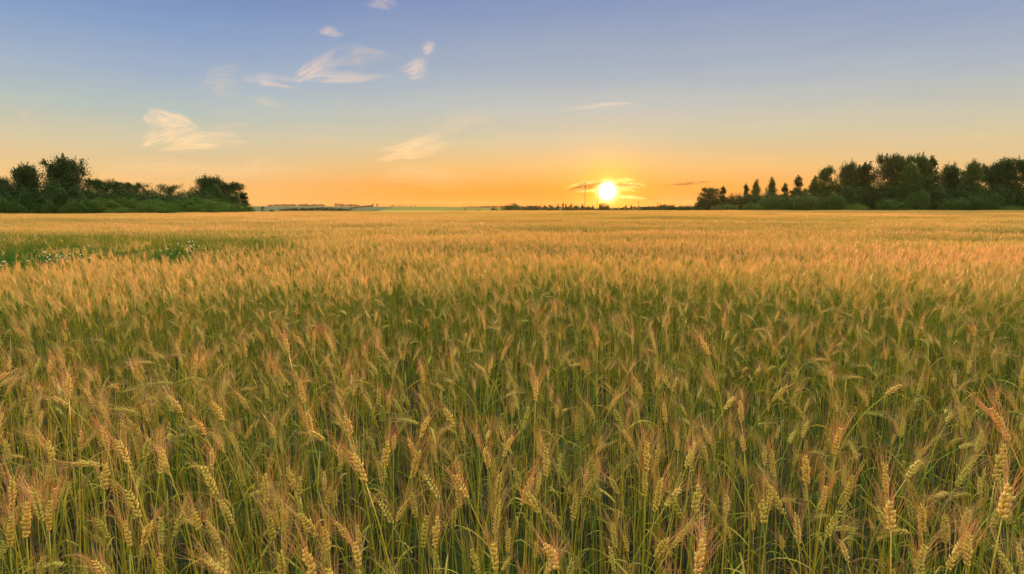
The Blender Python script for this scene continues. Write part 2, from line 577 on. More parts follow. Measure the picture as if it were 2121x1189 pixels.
def simple_plant(rng, mb, x, y, level, hs=1.0):
    H = rng.uniform(0.69, 0.80) * hs
    L = rng.uniform(0.050, 0.075)
    lean = abs(rng.gauss(0, 19))
    if rng.random() < 0.06:
        lean = rng.uniform(45, 95)
    az = rng.gauss(-1.9, 1.3)
    pts, th, ear, eth = centreline(rng, H, R(lean), L, R(rng.uniform(-2, 4)))
    ca_, sa_ = math.cos(az), math.sin(az)
    tmp = MB()
    tmp.cur = rng.random()
    if level == 2:
        tmp.tube([pts[0], pts[4], pts[7], pts[9]], [0.0018, 0.0016, 0.0013, 0.0010], 3, 0, cap=False)
        grow_ear(rng, ear, eth, L, rng.uniform(0, 3.1), tmp, tmp, rng.uniform(0.055, 0.085), rng.uniform(0.14, 0.38), 1, 12, 0.82, 0.00045)
        if rng.random() < 0.8:
            grow_leaf(rng, pts[rng.choice((3, 5, 6))], rng.uniform(0, 6.3), rng.uniform(0.1, 0.18), 0.0034, rng.uniform(0.6, 2.4), tmp, 4)
    elif level == 3:
        tmp.ribbon([pts[0], pts[6], pts[9]], [0.0022, 0.002, 0.0014], [(1, 0.3, 0)] * 3, 0)
        d = (ear[-1] - ear[0]).normalized()
        tmp.seed(ear[0], d, L, 0.0055, 4, 1)
        for q in range(9):
            b = ear[0].lerp(ear[-1], rng.uniform(0.15, 0.95))
            ad = (d + Vector((rng.uniform(-1, 1), rng.uniform(-1, 1), rng.uniform(-.3, .3))) * 0.33).normalized()
            sv = ad.orthogonal().normalized() * 0.0011
            tmp.add([b - sv, b + sv, b + ad * rng.uniform(0.05, 0.08)], [(0, 1, 2)], 2)
        if rng.random() < 0.5:
            grow_leaf(rng, pts[rng.choice((3, 5, 6))], rng.uniform(0, 6.3), 0.14, 0.004, rng.uniform(0.6, 2.4), tmp, 4)
    else:
        if rng.random() < 0.7:
            b0 = pts[3]
            tmp.add([b0 + Vector((-.003, 0, 0)), b0 + Vector((.003, 0, 0)), pts[9]], [(0, 1, 2)], 0)
        d = (ear[-1] - ear[0]).normalized()
        sv = Vector((rng.uniform(-1, 1), rng.uniform(-1, 1), 0)).normalized() * 0.0065
        m_ = ear[0].lerp(ear[-1], 0.4)
        tmp.add([ear[0], m_ + sv, ear[-1] + d * 0.01, m_ - sv], [(0, 1, 2, 3)], 1)
        for q in range(4):
            b = ear[0].lerp(ear[-1], rng.uniform(0.2, 0.9))
            ad = (d + Vector((rng.uniform(-1, 1), rng.uniform(-1, 1), 0)) * 0.35).normalized()
            s2_ = ad.orthogonal().normalized() * 0.0022
            tmp.add([b - s2_, b + s2_, b + ad * 0.075], [(0, 1, 2)], 2)
    b = len(mb.v)
    mb.v += [(x + p[0] * ca_ - p[1] * sa_, y + p[0] * sa_ + p[1] * ca_, p[2]) for p in tmp.v]
    mb.var += tmp.var
    mb.f += [tuple(i + b for i in f) for f in tmp.f]
    mb.mi += tmp.mi

def patch(seed, size, count, level):
    rng = random.Random(seed)
    mb = MB()
    k = max(1, int(round(math.sqrt(count))))
    for i in range(k):
        for j in range(k):
            simple_plant(rng, mb, (i + rng.random()) / k * size - size / 2, (j + rng.random()) / k * size - size / 2, level, rng.uniform(0.93, 1.06))
    return source('wheat_patch_source', mb.mesh('wheat_patch', WMATS))
SRC_P2 = [patch(100 + i, 0.4, 25, 2) for i in range(9)]
def tillers(seed):
    """bare straws and hanging blades between the eared stalks"""
    rng = random.Random(seed)
    mb = MB()
    for i in range(15):
        mb.cur = rng.random()
        x, y = rng.uniform(-.16, .16), rng.uniform(-.16, .16)
        h_ = rng.uniform(0.38, 0.70)
        lx, ly = rng.gauss(0, .05), rng.gauss(0, .05)
        p = [(x, y, 0), (x + lx * .25, y + ly * .25, h_ * .5), (x + lx, y + ly, h_)]
        mb.tube(p, [.0017, .0015, .0008], 3, 1 if rng.random() < 0.3 else 0, cap=False)
        if rng.random() < 0.45:
            u = rng.uniform(.4, 1)
            grow_leaf(rng, (x + lx * u * u, y + ly * u * u, h_ * u), rng.uniform(0, 6.3), rng.uniform(.08, .17), rng.uniform(.0022, .0045), rng.uniform(.5, 2.2), mb, 6,
                      rng.choice((1, 2, 2)), up=rng.uniform(.2, 1.1), dry=True)
    return source('straw_source', mb.mesh('straw', [M_STEM, M_STRAW, M_LEAF]))
SRC_T = [tillers(600 + i) for i in range(8)]
SRC_P3 = [patch(200 + i, 1.0, 196, 3) for i in range(5)]
SRC_P4 = [patch(300 + i, 3.0, 1000, 4) for i in range(4)]

def scatter(name, sources, pts):
    """pts: list of (x, y, z, rx, ry, rz, scale, index, tint); one object that draws a source at each point"""
    me = bpy.data.meshes.new(name)
    A = np.array(pts, dtype=np.float32)
    me.vertices.add(len(A))
    me.vertices.foreach_set('co', A[:, :3].ravel())
    for nm, ty, key, data in (('rot', 'FLOAT_VECTOR', 'vector', A[:, 3:6].ravel()), ('scl', 'FLOAT', 'value', A[:, 6]),
                              ('idx', 'INT', 'value', A[:, 7].astype(np.int32)), ('tint', 'FLOAT', 'value', A[:, 8])):
        a = me.attributes.new(nm, ty, 'POINT')
        a.data.foreach_set(key, np.ascontiguousarray(data))
    me.update()
    o = bpy.data.objects.new(name, me)
    COL.objects.link(o)
    ng = bpy.data.node_groups.new(name, 'GeometryNodeTree')
    ng.interface.new_socket('Geometry', in_out='INPUT', socket_type='NodeSocketGeometry')
    ng.interface.new_socket('Geometry', in_out='OUTPUT', socket_type='NodeSocketGeometry')
    g_ = NT(ng)
    gi, go = g_.n('NodeGroupInput'), g_.n('NodeGroupOutput')
    join = g_.n('GeometryNodeJoinGeometry')
    for src in reversed(sources):
        oi = g_.n('GeometryNodeObjectInfo', {'Object': src, 'As Instance': False})
        gti = g_.n('GeometryNodeGeometryToInstance')
        ng.links.new(oi.outputs['Geometry'], gti.inputs[0])
        ng.links.new(gti.outputs[0], join.inputs[0])
    def attr(nm, ty):
        nd = g_.n('GeometryNodeInputNamedAttribute', data_type=ty)
        nd.inputs[0].default_value = nm
        return nd.outputs[0]
    iop = g_.n('GeometryNodeInstanceOnPoints', {'Pick Instance': True})
    ng.links.new(gi.outputs[0], iop.inputs['Points'])
    ng.links.new(join.outputs[0], iop.inputs['Instance'])
    ng.links.new(attr('idx', 'INT'), iop.inputs['Instance Index'])
    ng.links.new(attr('scl', 'FLOAT'), iop.inputs['Scale'])
    e2r = g_.n('FunctionNodeEulerToRotation')
    ng.links.new(attr('rot', 'FLOAT_VECTOR'), e2r.inputs[0])
    ng.links.new(e2r.outputs[0], iop.inputs['Rotation'])
    ng.links.new(iop.outputs[0], go.inputs[0])
    md = o.modifiers.new('scatter', 'NODES')
    md.node_group = ng
    return o

def in_view(x, y, pad):
    return y > -0.2 and abs(x) < 0.93 * max(y, 0) + pad

# ---- the near stalks one by one: those that can be pointed out in the photograph first
# (ear's place in the photograph, its tilt in degrees to the right, ripeness 0..1)
HERO = [(25,1018,0,.8),(21,1102,3,.5),(54,1077,2,.7),(102,1068,4,.7),(113,1034,6,.7),(213,1094,-20,.3),(264,1105,-3,.8),(303,1105,20,.7),
 (277,1043,-20,.4),(441,1100,-25,.6),(470,1060,-25,.4),(450,1176,-42,.9),(550,1012,0,.4),(581,1065,0,.35),(331,1176,5,.5),(209,1184,-20,.8),
 (452,915,-32,.8),(337,944,-25,.9),(255,935,-22,.9),(218,908,-10,.9),(62,915,-10,.5),(105,935,-15,.6),(16,935,-8,.5),
 (88,814,-30,1),(124,830,-48,1),(142,799,0,1),(363,837,-22,.9),(298,751,-84,.7),(452,852,-20,.8),(304,857,-10,.7),(184,819,-25,.7),
 (184,777,-36,.7),(280,822,44,.4),(368,726,-14,.7),(623,708,-30,1),(650,701,0,1),(592,711,-16,.9),(681,706,-15,.9),(625,812,-10,.9),
 (715,771,16,.8),(749,799,0,.8),(792,731,-32,.8),(805,837,0,.6),(1002,668,-5,.9),(722,880,-15,.9),(641,877,-10,.7),(931,865,-20,.5),
 (878,885,20,.8),(1105,645,-42,.8),(1194,756,68,.8),(1110,807,0,.9),(1459,716,-24,1),(1272,832,26,.8),(1322,799,-25,.7),(1380,789,-30,.5),
 (1310,701,0,.9),(1237,703,0,.9),(1499,665,4,1),(1474,835,-42,.5),(1534,852,-10,1),(1511,835,50,.6),(1850,807,52,.9),(1721,787,-10,.9),
 (2072,877,-34,1),(1779,696,3,.4),(1615,814,36,.6),(1966,865,42,.6),(1905,799,10,.4),(1792,827,-20,.6),(1883,638,-35,.9),(1842,655,-50,.6),
 (1999,645,30,.8),(1734,914,0,.8),(1669,975,-10,.8),(1759,1011,0,.5),(1835,991,0,.6),(1845,1068,-5,1),(1724,1085,16,.3),(2071,958,3,.5),
 (2083,1038,5,.9),(1999,978,32,.4),(1892,971,52,.4),(2003,922,80,.4),(1957,1095,-10,.4),(1999,1082,10,.5),(1909,1075,-10,.6),(1907,1156,15,.7),
 (1982,1142,32,.8),(603,990,-15,.5),(578,1063,0,.3),(744,967,-20,.9),(800,1060,-30,.3),(879,1101,3,.2),(903,1103,5,.8),(956,1007,-30,1),
 (1009,950,-9,.8),(896,1007,-30,.3),(1032,1010,8,.4),(676,1116,-9,.6),(739,1149,-5,.9),(641,1166,-15,.9),(984,1161,-15,.4),(1024,1154,-5,.6),
 (800,940,5,.6),(704,942,0,.8),(583,1174,0,.4),(620,1010,6,.4),(1029,1073,8,.5),(1143,1151,-20,1),(1448,1161,5,1),(1090,1018,16,.8),
 (1131,957,0,.5),(1336,1002,0,.6),(1363,1025,8,.6),(1340,944,0,.7),(1361,942,2,.5),(1272,1005,-30,.4),(1244,927,40,.6),(1305,912,-25,.7),
 (1413,1106,32,.8),(1431,955,-5,.6),(1539,917,-12,1),(1189,1050,0,.3),(1393,1030,46,.5),(1443,1033,5,.4),(1580,1060,-5,.4),(1600,960,-8,.5)]
rng = random.Random(5)
near_list = []        # (proto, x, y, z, rz, scale, tint, ear centre)
def put(pi, x, y, rz, sc, tint):
    P = PROTOS[pi]
    c = Vector((P.centre.x * math.cos(rz) - P.centre.y * math.sin(rz), P.centre.x * math.sin(rz) + P.centre.y * math.cos(rz), P.centre.z)) * sc
    return c
for (px, py, tl, tn) in HERO:
    pi = min(range(len(PROTOS)), key=lambda k: abs(PROTOS[k].lean - abs(tl)) + rng.uniform(0, 2.5))
    rz = (0.0 if tl > 0 else math.pi) + rng.uniform(-0.45, 0.45)
    if tl == 0:
        rz = rng.choice((1.57, -1.57)) + rng.uniform(-.4, .4)
    P = PROTOS[pi]
    sc = rng.uniform(0.97, 1.12)
    if tn >= 0.9:
        sc *= 1.05
    if px > 2040 and py > 850:
        sc *= 1.12
    elif py > 1080:
        sc *= 0.95
    c = put(pi, 0, 0, rz, sc, tn)
    for _ in range(3):
        q = at_height(px, py, c.z + 0.0)
    near_list.append([pi, q.x - c.x, q.y - c.y, 0.0, rz, sc, tn, (q.x, q.y, c.z)])
hero_n = len(near_list)

D0 = 118.0
near_pts = []
cell = 1 / math.sqrt(D0)
RNEAR = 4.6
ny = int((RNEAR + 0.4) / cell)
for j in range(ny):
    y = 0.25 + j * cell
    nx = int((0.93 * y + 1.0) / cell) + 1
    for i in range(-nx, nx + 1):
        xx, yy = (i + rng.uniform(-.5, .5)) * cell, y + rng.uniform(-.5, .5) * cell
        rr = math.hypot(xx, yy)
        if rr > RNEAR or rr < 0.78:
            continue
        clump = math.sin(xx * 5.1 + 1.3 * math.sin(yy * 4)) * math.sin(yy * 4.3 + xx)
        if rng.random() > 0.80 + 0.24 * clump:
            continue
        if rng.random() < 0.10:
            pi = rng.choice((14, 15, 16, 17, 13))
        else:
            pi = rng.choice((0, 1, 2, 3, 4, 5, 6, 7, 8, 9, 10, 11, 12, 18, 19, 20, 21))
        rz = rng.gauss(math.pi, 1.3) if rng.random() < 0.5 else rng.uniform(0, 6.28)
        sc = rng.uniform(0.76, 1.07) + 0.04 * math.sin(xx * 0.9 + yy * 1.7)
        if rng.random() < 0.12:
            sc *= 0.85
        if rr < 1.25:
            sc *= 0.90
        tint = min(1, max(0, rng.gauss(0.5, 0.26)))
        near_pts.append([pi, xx, yy, 0.0, rz, sc, tint, None])
def seen(q):
    P = PROTOS[q[0]]
    c = put(q[0], 0, 0, q[4], q[5], 0)
    e = (q[1] + c.x, q[2] + c.y, c.z)
    u = project(e)
    return e, u
cand = []
for q in near_pts:
    e, u = seen(q)
    q[7] = e
    if u and -10 < u[0] < PW + 10 and 0 < u[1] < PH + 20:
        cand.append((math.dist(e, (0, 0, CAMZ)), q))
cand.sort(key=lambda t: t[0])
chosen = [q for d, q in cand[:292 - hero_n]]
ids = {id(q) for q in chosen}
rest = [q for q in near_pts if id(q) not in ids]
near_list += chosen

ORD = ['', 'first', 'second', 'third', 'fourth', 'fifth', 'sixth', 'seventh', 'eighth', 'ninth', 'tenth', 'eleventh', 'twelfth',
       'thirteenth', 'fourteenth', 'fifteenth', 'sixteenth', 'seventeenth', 'eighteenth', 'nineteenth', 'twentieth']
def tone(t):
    return 'yellow-green' if t < 0.42 else ('golden tan' if t < 0.75 else 'orange-brown')
buckets = {}
for q in near_list:
    u = project(q[7])
    P = PROTOS[q[0]]
    sx = math.cos(q[4])
    lean = P.lean
    if lean > 62:
        til = 'bent-over'
    elif lean * abs(sx) < 11:
        til = 'upright'
    else:
        til = 'right-leaning' if sx > 0 else 'left-leaning'
    col_i = min(7, max(0, int(u[0] / PW * 8)))
    row = 'by the bottom edge' if u[1] > 1085 else ('just above the bottom' if u[1] > 985 else ('in the lower field' if u[1] > 850 else 'in mid field'))
    cname = ['at far left', 'at left', 'left of centre', 'near the middle', 'below the sun', 'right of centre', 'at right', 'at far right'][col_i]
    buckets.setdefault((tone(q[6]), til, row, cname), []).append((u[0], q))
labels = {}
for (tn, til, row, cname), lst in buckets.items():
    lst.sort(key=lambda t: t[0])
    for k, (u0, q) in enumerate(lst):
        lead = '' if len(lst) == 1 else ORD[min(k + 1, 20)] + ' '
        end = '' if len(lst) == 1 else ', from the left'
        labels[id(q)] = f'{lead}{til} {tn} wheat ear {row} {cname}{end}'
special = {0: 'pale ripe upright wheat ear at the far left of the bottom rows',
           11: 'backlit wheat ear with long orange awns sweeping left at the bottom edge',
           25: 'pinkish upright wheat ear beside two orange drooping ears at the left',
           27: 'wheat ear bent over level to the left, awns trailing, left field',
           108: 'large backlit wheat ear with glowing splayed orange awns, bottom middle',
           63: 'whitish pink wheat ear with wide awns near the right edge'}
for k, (pi, x, y, z, rz, sc, tn, e) in enumerate(near_list):
    P = PROTOS[pi]
    z = ground_z(x, y)
    root = empty('wheat_plant', (x, y, z), rz)
    root.scale = (sc, sc, sc)
    tag(root, special.get(k) or labels[id(near_list[k])], 'wheat', 'wheat stalks at the near edge of the field')
    parts = [link_mesh('stem', P.stem, root), link_mesh('ear', P.ear, root)]
    parts.append(link_mesh('awns', P.awns, parts[1]))
    for lm in P.leaves:
        parts.append(link_mesh('leaf', lm, root))
    for o in parts:
        o['tint'] = tn

# ---- the rest of the field
pts = []
for (pi, x, y, z, rz, sc, tn, e) in rest:
    pts.append((x, y, ground_z(x, y), rng.uniform(-.05, .05), rng.uniform(-.05, .05), rz, sc, pi, tn))
N0 = len(SRC_NEAR)
srcs = list(SRC_NEAR) + SRC_P2 + SRC_P3 + SRC_P4 + SRC_T
def ring(r0, r1, size, i0, ni, pad, test_gap=True, jit=0.25, overlap=0.94):
    st = size * overlap
    y = -1.0
    while y < r1 + size:
        xm = 0.93 * max(y, 0) + pad
        k = int(xm / st) + 1
        for i in range(-k, k + 1):
            xx, yy = i * st + rng.uniform(-jit, jit) * size, y + rng.uniform(-jit, jit) * size
            r = math.hypot(xx, yy)
            if r < r0 or r >= r1 or r > field_edge(xx, yy):
                continue
            if test_gap and in_gap(xx, yy):
                continue
            hs = 1.0 + 0.07 * math.sin(xx * 0.35 + 2 * math.sin(yy * 0.21)) * math.sin(yy * 0.5 + 0.7) + rng.uniform(-.03, .03)
            hs += 0.055 * math.sin(yy * 1.25 + 1.7 * math.sin(xx * 0.45)) * math.sin(xx * 0.33 + 0.8) + 0.05 * math.sin(yy * 0.27 + 1.5 * math.sin(xx * 0.09))
            tn = 0.40 + 0.30 * math.sin(yy * 0.8 + 2.2 * math.sin(xx * 0.21)) * math.sin(xx * 0.17 + yy * 0.05) + 0.16 * math.sin(xx * 0.11 + yy * 0.07) + rng.uniform(-.1, .1)
            if test_gap and yy < 19 and xx < 3:                     # greener and lower around the weedy gap
                dg = min(math.hypot(xx - a, (yy - b) * 0.8) for a, b in GAP)
                if dg < 1.8 and yy > 10:
                    tn -= 0.25 * (1 - dg / 1.8)
                    hs -= 0.06 * (1 - dg / 1.8)
            az = rng.gauss(0, 0.5)
            pts.append((xx, yy, ground_z(xx, yy), 0, 0, az, hs, i0 + rng.randrange(ni), tn))
        y += st
for k in range(1500):
    xx, yy = rng.uniform(-17, -2.4), rng.uniform(5.9, 16.5)
    d_ = min(math.hypot(xx - a, yy - b) for a, b in GAP)
    if not in_gap(xx, yy) or not in_view(xx, yy, 1.0):
        continue
    near_edge = yy < (7.0 if xx < -6.4 else 9.4)
    if rng.random() < (0.75 if (near_edge and math.sin(xx * 2.1) > 0.1) else 0.10):
        pts.append((xx, yy, ground_z(xx, yy), rng.uniform(-.08, .08), rng.uniform(-.08, .08), rng.gauss(3.1, 1.0), rng.uniform(0.85, 1.15), rng.randrange(len(PROTOS)), rng.uniform(.4, 1)))
for k in range(260):                                                # thin, stunted wheat in the far half of the gap
    xx, yy = rng.uniform(-18, -2.8), rng.uniform(10.2, 16.5)
    if in_gap(xx, yy) and math.sin(xx * 1.3) * math.sin(yy * 1.1 + xx * .6) > -0.15:
        pts.append((xx, yy, ground_z(xx, yy), 0, 0, rng.uniform(-.5, .5), rng.uniform(0.62, 0.92), N0 + rng.randrange(9), rng.uniform(0.05, 0.5)))
ring(RNEAR, 16.0, 0.4, N0, 9, 1.2)
ring(15.8, 48.0, 1.0, N0 + 9, 5, 2.0)
ring(47.3, 175.0, 3.0, N0 + 14, 4, 8.0, False)
y = 0.2
while y < 7.0:
    k = int((0.93 * y + 0.7) / 0.3) + 1
    for i in range(-k, k + 1):
        xx, yy = i * .3 + rng.uniform(-.12, .12), y + rng.uniform(-.12, .12)
        if 0.75 < math.hypot(xx, yy) < 6.5 and not in_gap(xx, yy):
            pts.append((xx, yy, ground_z(xx, yy), 0, 0, rng.uniform(0, 6.28), rng.uniform(.85, 1.12), N0 + 18 + rng.randrange(8), rng.uniform(0.1, 1.0)))
    y += 0.3
f = scatter('wheat_field', srcs, pts)
tag(f, 'ripening awned wheat filling the field as far as the trees', 'wheat field', kind='stuff')

# ------------------------------------------------------------------ undergrowth, litter, weeds
def tuft(seed, n, h, w_, mats, spread=0.05, droop=1.2, mi=0):
    rng = random.Random(seed)
    mb = MB()
    for i in range(n):
        mb.cur = rng.random()
        grow_leaf(rng, (rng.uniform(-spread, spread), rng.uniform(-spread, spread), 0), rng.uniform(0, 6.3), h * rng.uniform(0.5, 1.1), w_ * rng.uniform(.6, 1.2),
                  rng.uniform(0.2, droop), mb, 5, mi, up=rng.uniform(0.05, 0.5))
    return source('tuft_source', mb.mesh('tuft', mats))
G_SRC = [tuft(400 + i, 12, 0.20, 0.0024, [M_GRASS], 0.06) for i in range(4)] + [tuft(410 + i, 9, 0.34, 0.0024, [M_DRY], 0.08, 2.4) for i in range(3)]
def broad(seed, n, h):
    rng = random.Random(seed)
    mb = MB()
    for i in range(n):                                               # leafy weed: stem with feathery leaves
        a = rng.uniform(0, 6.3)
        x, y = rng.uniform(-.12, .12), rng.uniform(-.12, .12)
        hh = h * rng.uniform(0.6, 1.1)
        top = Vector((x + rng.uniform(-.06, .06), y + rng.uniform(-.06, .06), hh))
        mb.cur = rng.random()
        mb.tube([(x, y, 0), top], 0.0018, 3, 0, cap=False)
        for k in range(12):
            u = rng.uniform(0.15, 1)
            p = Vector((x, y, 0)).lerp(top, u)
            grow_leaf(rng, p, rng.uniform(0, 6.3), rng.uniform(0.05, 0.10), rng.uniform(0.004, 0.009), rng.uniform(0.3, 1.6), mb, 3, 0, up=rng.uniform(0.5, 1.2))
    return source('weed_source', mb.mesh('weed', [M_WEED]))
W_SRC = [broad(500 + i, 7, 0.42) for i in range(5)]
gp = []
y = 0.3
while y < 9.0:
    st = 0.11 if y < 3.2 else 0.2
    k = int((0.93 * y + 0.8) / st)
    for i in range(-k, k + 1):
        xx, yy = i * st + rng.uniform(-.5, .5) * st, y + rng.uniform(-.5, .5) * st
        if math.hypot(xx, yy) < 0.6:
            continue
        gp.append((xx, yy, ground_z(xx, yy), 0, 0, rng.uniform(0, 6.3), rng.uniform(0.6, 1.35), rng.choice((0, 1, 2, 3, 4, 5, 6)), rng.random()))
    y += st
u_ = scatter('undergrowth', G_SRC, gp)
tag(u_, 'green grass and dry leaf litter between the wheat stems', 'undergrowth', kind='stuff')
wp = []
for k in range(5200):
    xx, yy = rng.uniform(-20, -2.6), rng.uniform(5.9, 16.4)
    if in_poly(xx, yy, GAP) and in_view(xx, yy, 1.5):
        wp.append((xx, yy, ground_z(xx, yy), 0, 0, rng.uniform(0, 6.3), rng.uniform(0.75, 1.3), rng.randrange(5), rng.random()))
GS2 = [tuft(420 + i, 26, 0.62, 0.0045, [M_WEED], 0.10, 0.9) for i in range(3)]
for k in range(2200):
    xx, yy = rng.uniform(-20, -2.6), rng.uniform(5.9, 16.6)
    if in_poly(xx, yy, GAP) and in_view(xx, yy, 1.5) and rng.random() < 0.25 + 0.75 * (math.sin(xx * 1.7) * math.sin(yy * 1.9 + xx) > 0.1):
        wp.append((xx, yy, ground_z(xx, yy), 0, 0, rng.uniform(0, 6.3), rng.uniform(0.7, 1.15), 5 + rng.randrange(3), rng.random()))
wd_ = scatter('weeds', W_SRC + GS2, wp)
tag(wd_, 'green weeds filling the gap in the wheat', 'weeds', kind='stuff')

# daisies in the gap
mpet, n = newmat('daisy_petals')
finish(mpet, n, n.n('ShaderNodeBsdfPrincipled', {'Base Color': (0.62, 0.62, 0.60, 1), 'Roughness': 0.6}).outputs[0])
mcen, n = newmat('daisy_centre')
finish(mcen, n, n.n('ShaderNodeBsdfPrincipled', {'Base Color': (0.75, 0.50, 0.05, 1), 'Roughness': 0.7}).outputs[0])
def daisy(seed):
    rng = random.Random(seed)
    mb = MB()
    H = rng.uniform(0.50, 0.60)
    top = Vector((rng.uniform(-.05, .05), rng.uniform(-.05, .05), H))
    mb.tube([(0, 0, 0), (top.x * .4, top.y * .4, H * .5), top], [.002, .0016, .0014], 4, 0, cap=False)
    for k in range(3):
        grow_leaf(rng, (0, 0, H * rng.uniform(.2, .7)), rng.uniform(0, 6.3), 0.07, 0.004, 1.2, mb, 3, 0)
    nrm = Vector((rng.uniform(-.3, .3), -0.75, 1)).normalized()
    a = nrm.orthogonal().normalized()
    b = nrm.cross(a)
    for k in range(13):
        an = 6.283 * k / 13
        d = a * math.cos(an) + b * math.sin(an)
        s_ = (a * -math.sin(an) + b * math.cos(an)) * 0.0045
        mb.add([top + d * .005, top + d * .008 + s_ * .6, top + d * .0145, top + d * .008 - s_ * .6], [(0, 1, 2, 3)], 1)
    vs = [top + nrm * 0.007]
    for k in range(8):
        an = 6.283 * k / 8
        vs.append(top + (a * math.cos(an) + b * math.sin(an)) * .0075 + nrm * 0.002)
    mb.add(vs, [(0, 1 + k, 1 + (k + 1) % 8) for k in range(8)], 2)
    return mb.mesh('daisy', [M_WEED, mpet, mcen])
DAI = [daisy(i) for i in range(5)]
dspots = []
for (cx, cy, sx, sy, k, nm) in ((390, 517, 50, 8, 30, 'daisy in the white drift at the right of the weedy gap'),
                                (112, 539, 48, 5, 28, 'daisy in the long white drift near the middle of the weedy gap'),
                                (190, 533, 14, 4, 6, 'daisy in the small bunch beside the long drift in the gap'),
                                (5, 552, 10, 5, 6, 'daisy at the left edge of the photo in the weedy gap'),
                                (182, 516, 4, 2, 2, 'daisy standing alone farther back in the weedy gap')):
    for i in range(k):
        q = at_height(cx + rng.gauss(0, sx * .5), cy + rng.gauss(0, sy * .5), 0.56)
        o = link_mesh('daisy', DAI[rng.randrange(5)])
        o.location = (q.x, q.y, ground_z(q.x, q.y))
        o.rotation_euler = (0, 0, rng.uniform(-.5, .5))
        o.scale = [rng.uniform(1.0, 1.2)] * 3
        tag(o, nm, 'daisy', 'white daisies in the green gap, ' + nm.replace('daisy in the ', '').replace('daisy ', ''))

# ------------------------------------------------------------------ trees
def bark_mat():
    m_, n = newmat('bark')
    pos = n.n('ShaderNodeTexCoord').outputs['Object']
    c = n.ramp(n.noise(n.vm('MULTIPLY', pos, (6, 6, 1.5)), 1.5, 4), [(0.3, (0.05, 0.035, 0.025)), (0.7, (0.13, 0.10, 0.075))])
    return finish(m_, n, n.n('ShaderNodeBsdfPrincipled', {'Base Color': c, 'Roughness': 0.9}).outputs[0])
M_BARK = bark_mat()
def leaf_mat(name, c0, c1, trans=0.12):
    m_, n = newmat(name)
    var = n.n('ShaderNodeAttribute', attribute_type='GEOMETRY', attribute_name='var').outputs['Fac']
    rnd = n.n('ShaderNodeObjectInfo').outputs['Random']
    t = n.m('ADD', n.m('MULTIPLY', var, 0.75), n.m('MULTIPLY', rnd, 0.25), 0, clamp=True)
    c = n.ramp(t, [(0.0, c0), (1.0, c1)])
    p = n.n('ShaderNodeBsdfPrincipled', {'Base Color': c, 'Roughness': 0.7, 'Specular IOR Level': 0.06})
    tr = n.n('ShaderNodeBsdfTranslucent', {'Color': n.mix(1.0, c, (1.1, 1.1, 0.5), 'MULTIPLY')})
    return finish(m_, n, n.n('ShaderNodeMixShader', {0: trans, 1: p.outputs[0], 2: tr.outputs[0]}).outputs[0])
M_DARK = leaf_mat('tree_leaves', (0.014, 0.034, 0.010), (0.045, 0.080, 0.022))
M_MID = leaf_mat('birch_leaves', (0.026, 0.058, 0.014), (0.065, 0.110, 0.026))
M_WIL = leaf_mat('willow_leaves', (0.036, 0.072, 0.012), (0.11, 0.165, 0.026), 0.2)

def unit(a):
    return a / np.maximum(np.linalg.norm(a, axis=1, keepdims=True), 1e-9)

def clump(nr, mb, c, rad, n, leaf, flat=0.8, direction=None):
    c = np.array(c)
    p = nr.normal(size=(n, 3)) * rad * 0.5
    p[:, 2] *= flat
    if direction is not None:
        p += np.outer(nr.uniform(-1, 1, n), np.array(direction)) * rad
    a = unit(nr.normal(size=(n, 3)))
    b = unit(np.cross(a, nr.normal(size=(n, 3))))
    s_ = leaf * nr.uniform(0.6, 1.25, (n, 1))
    mb.quads(c + p, a * s_, b * s_ * 0.6)

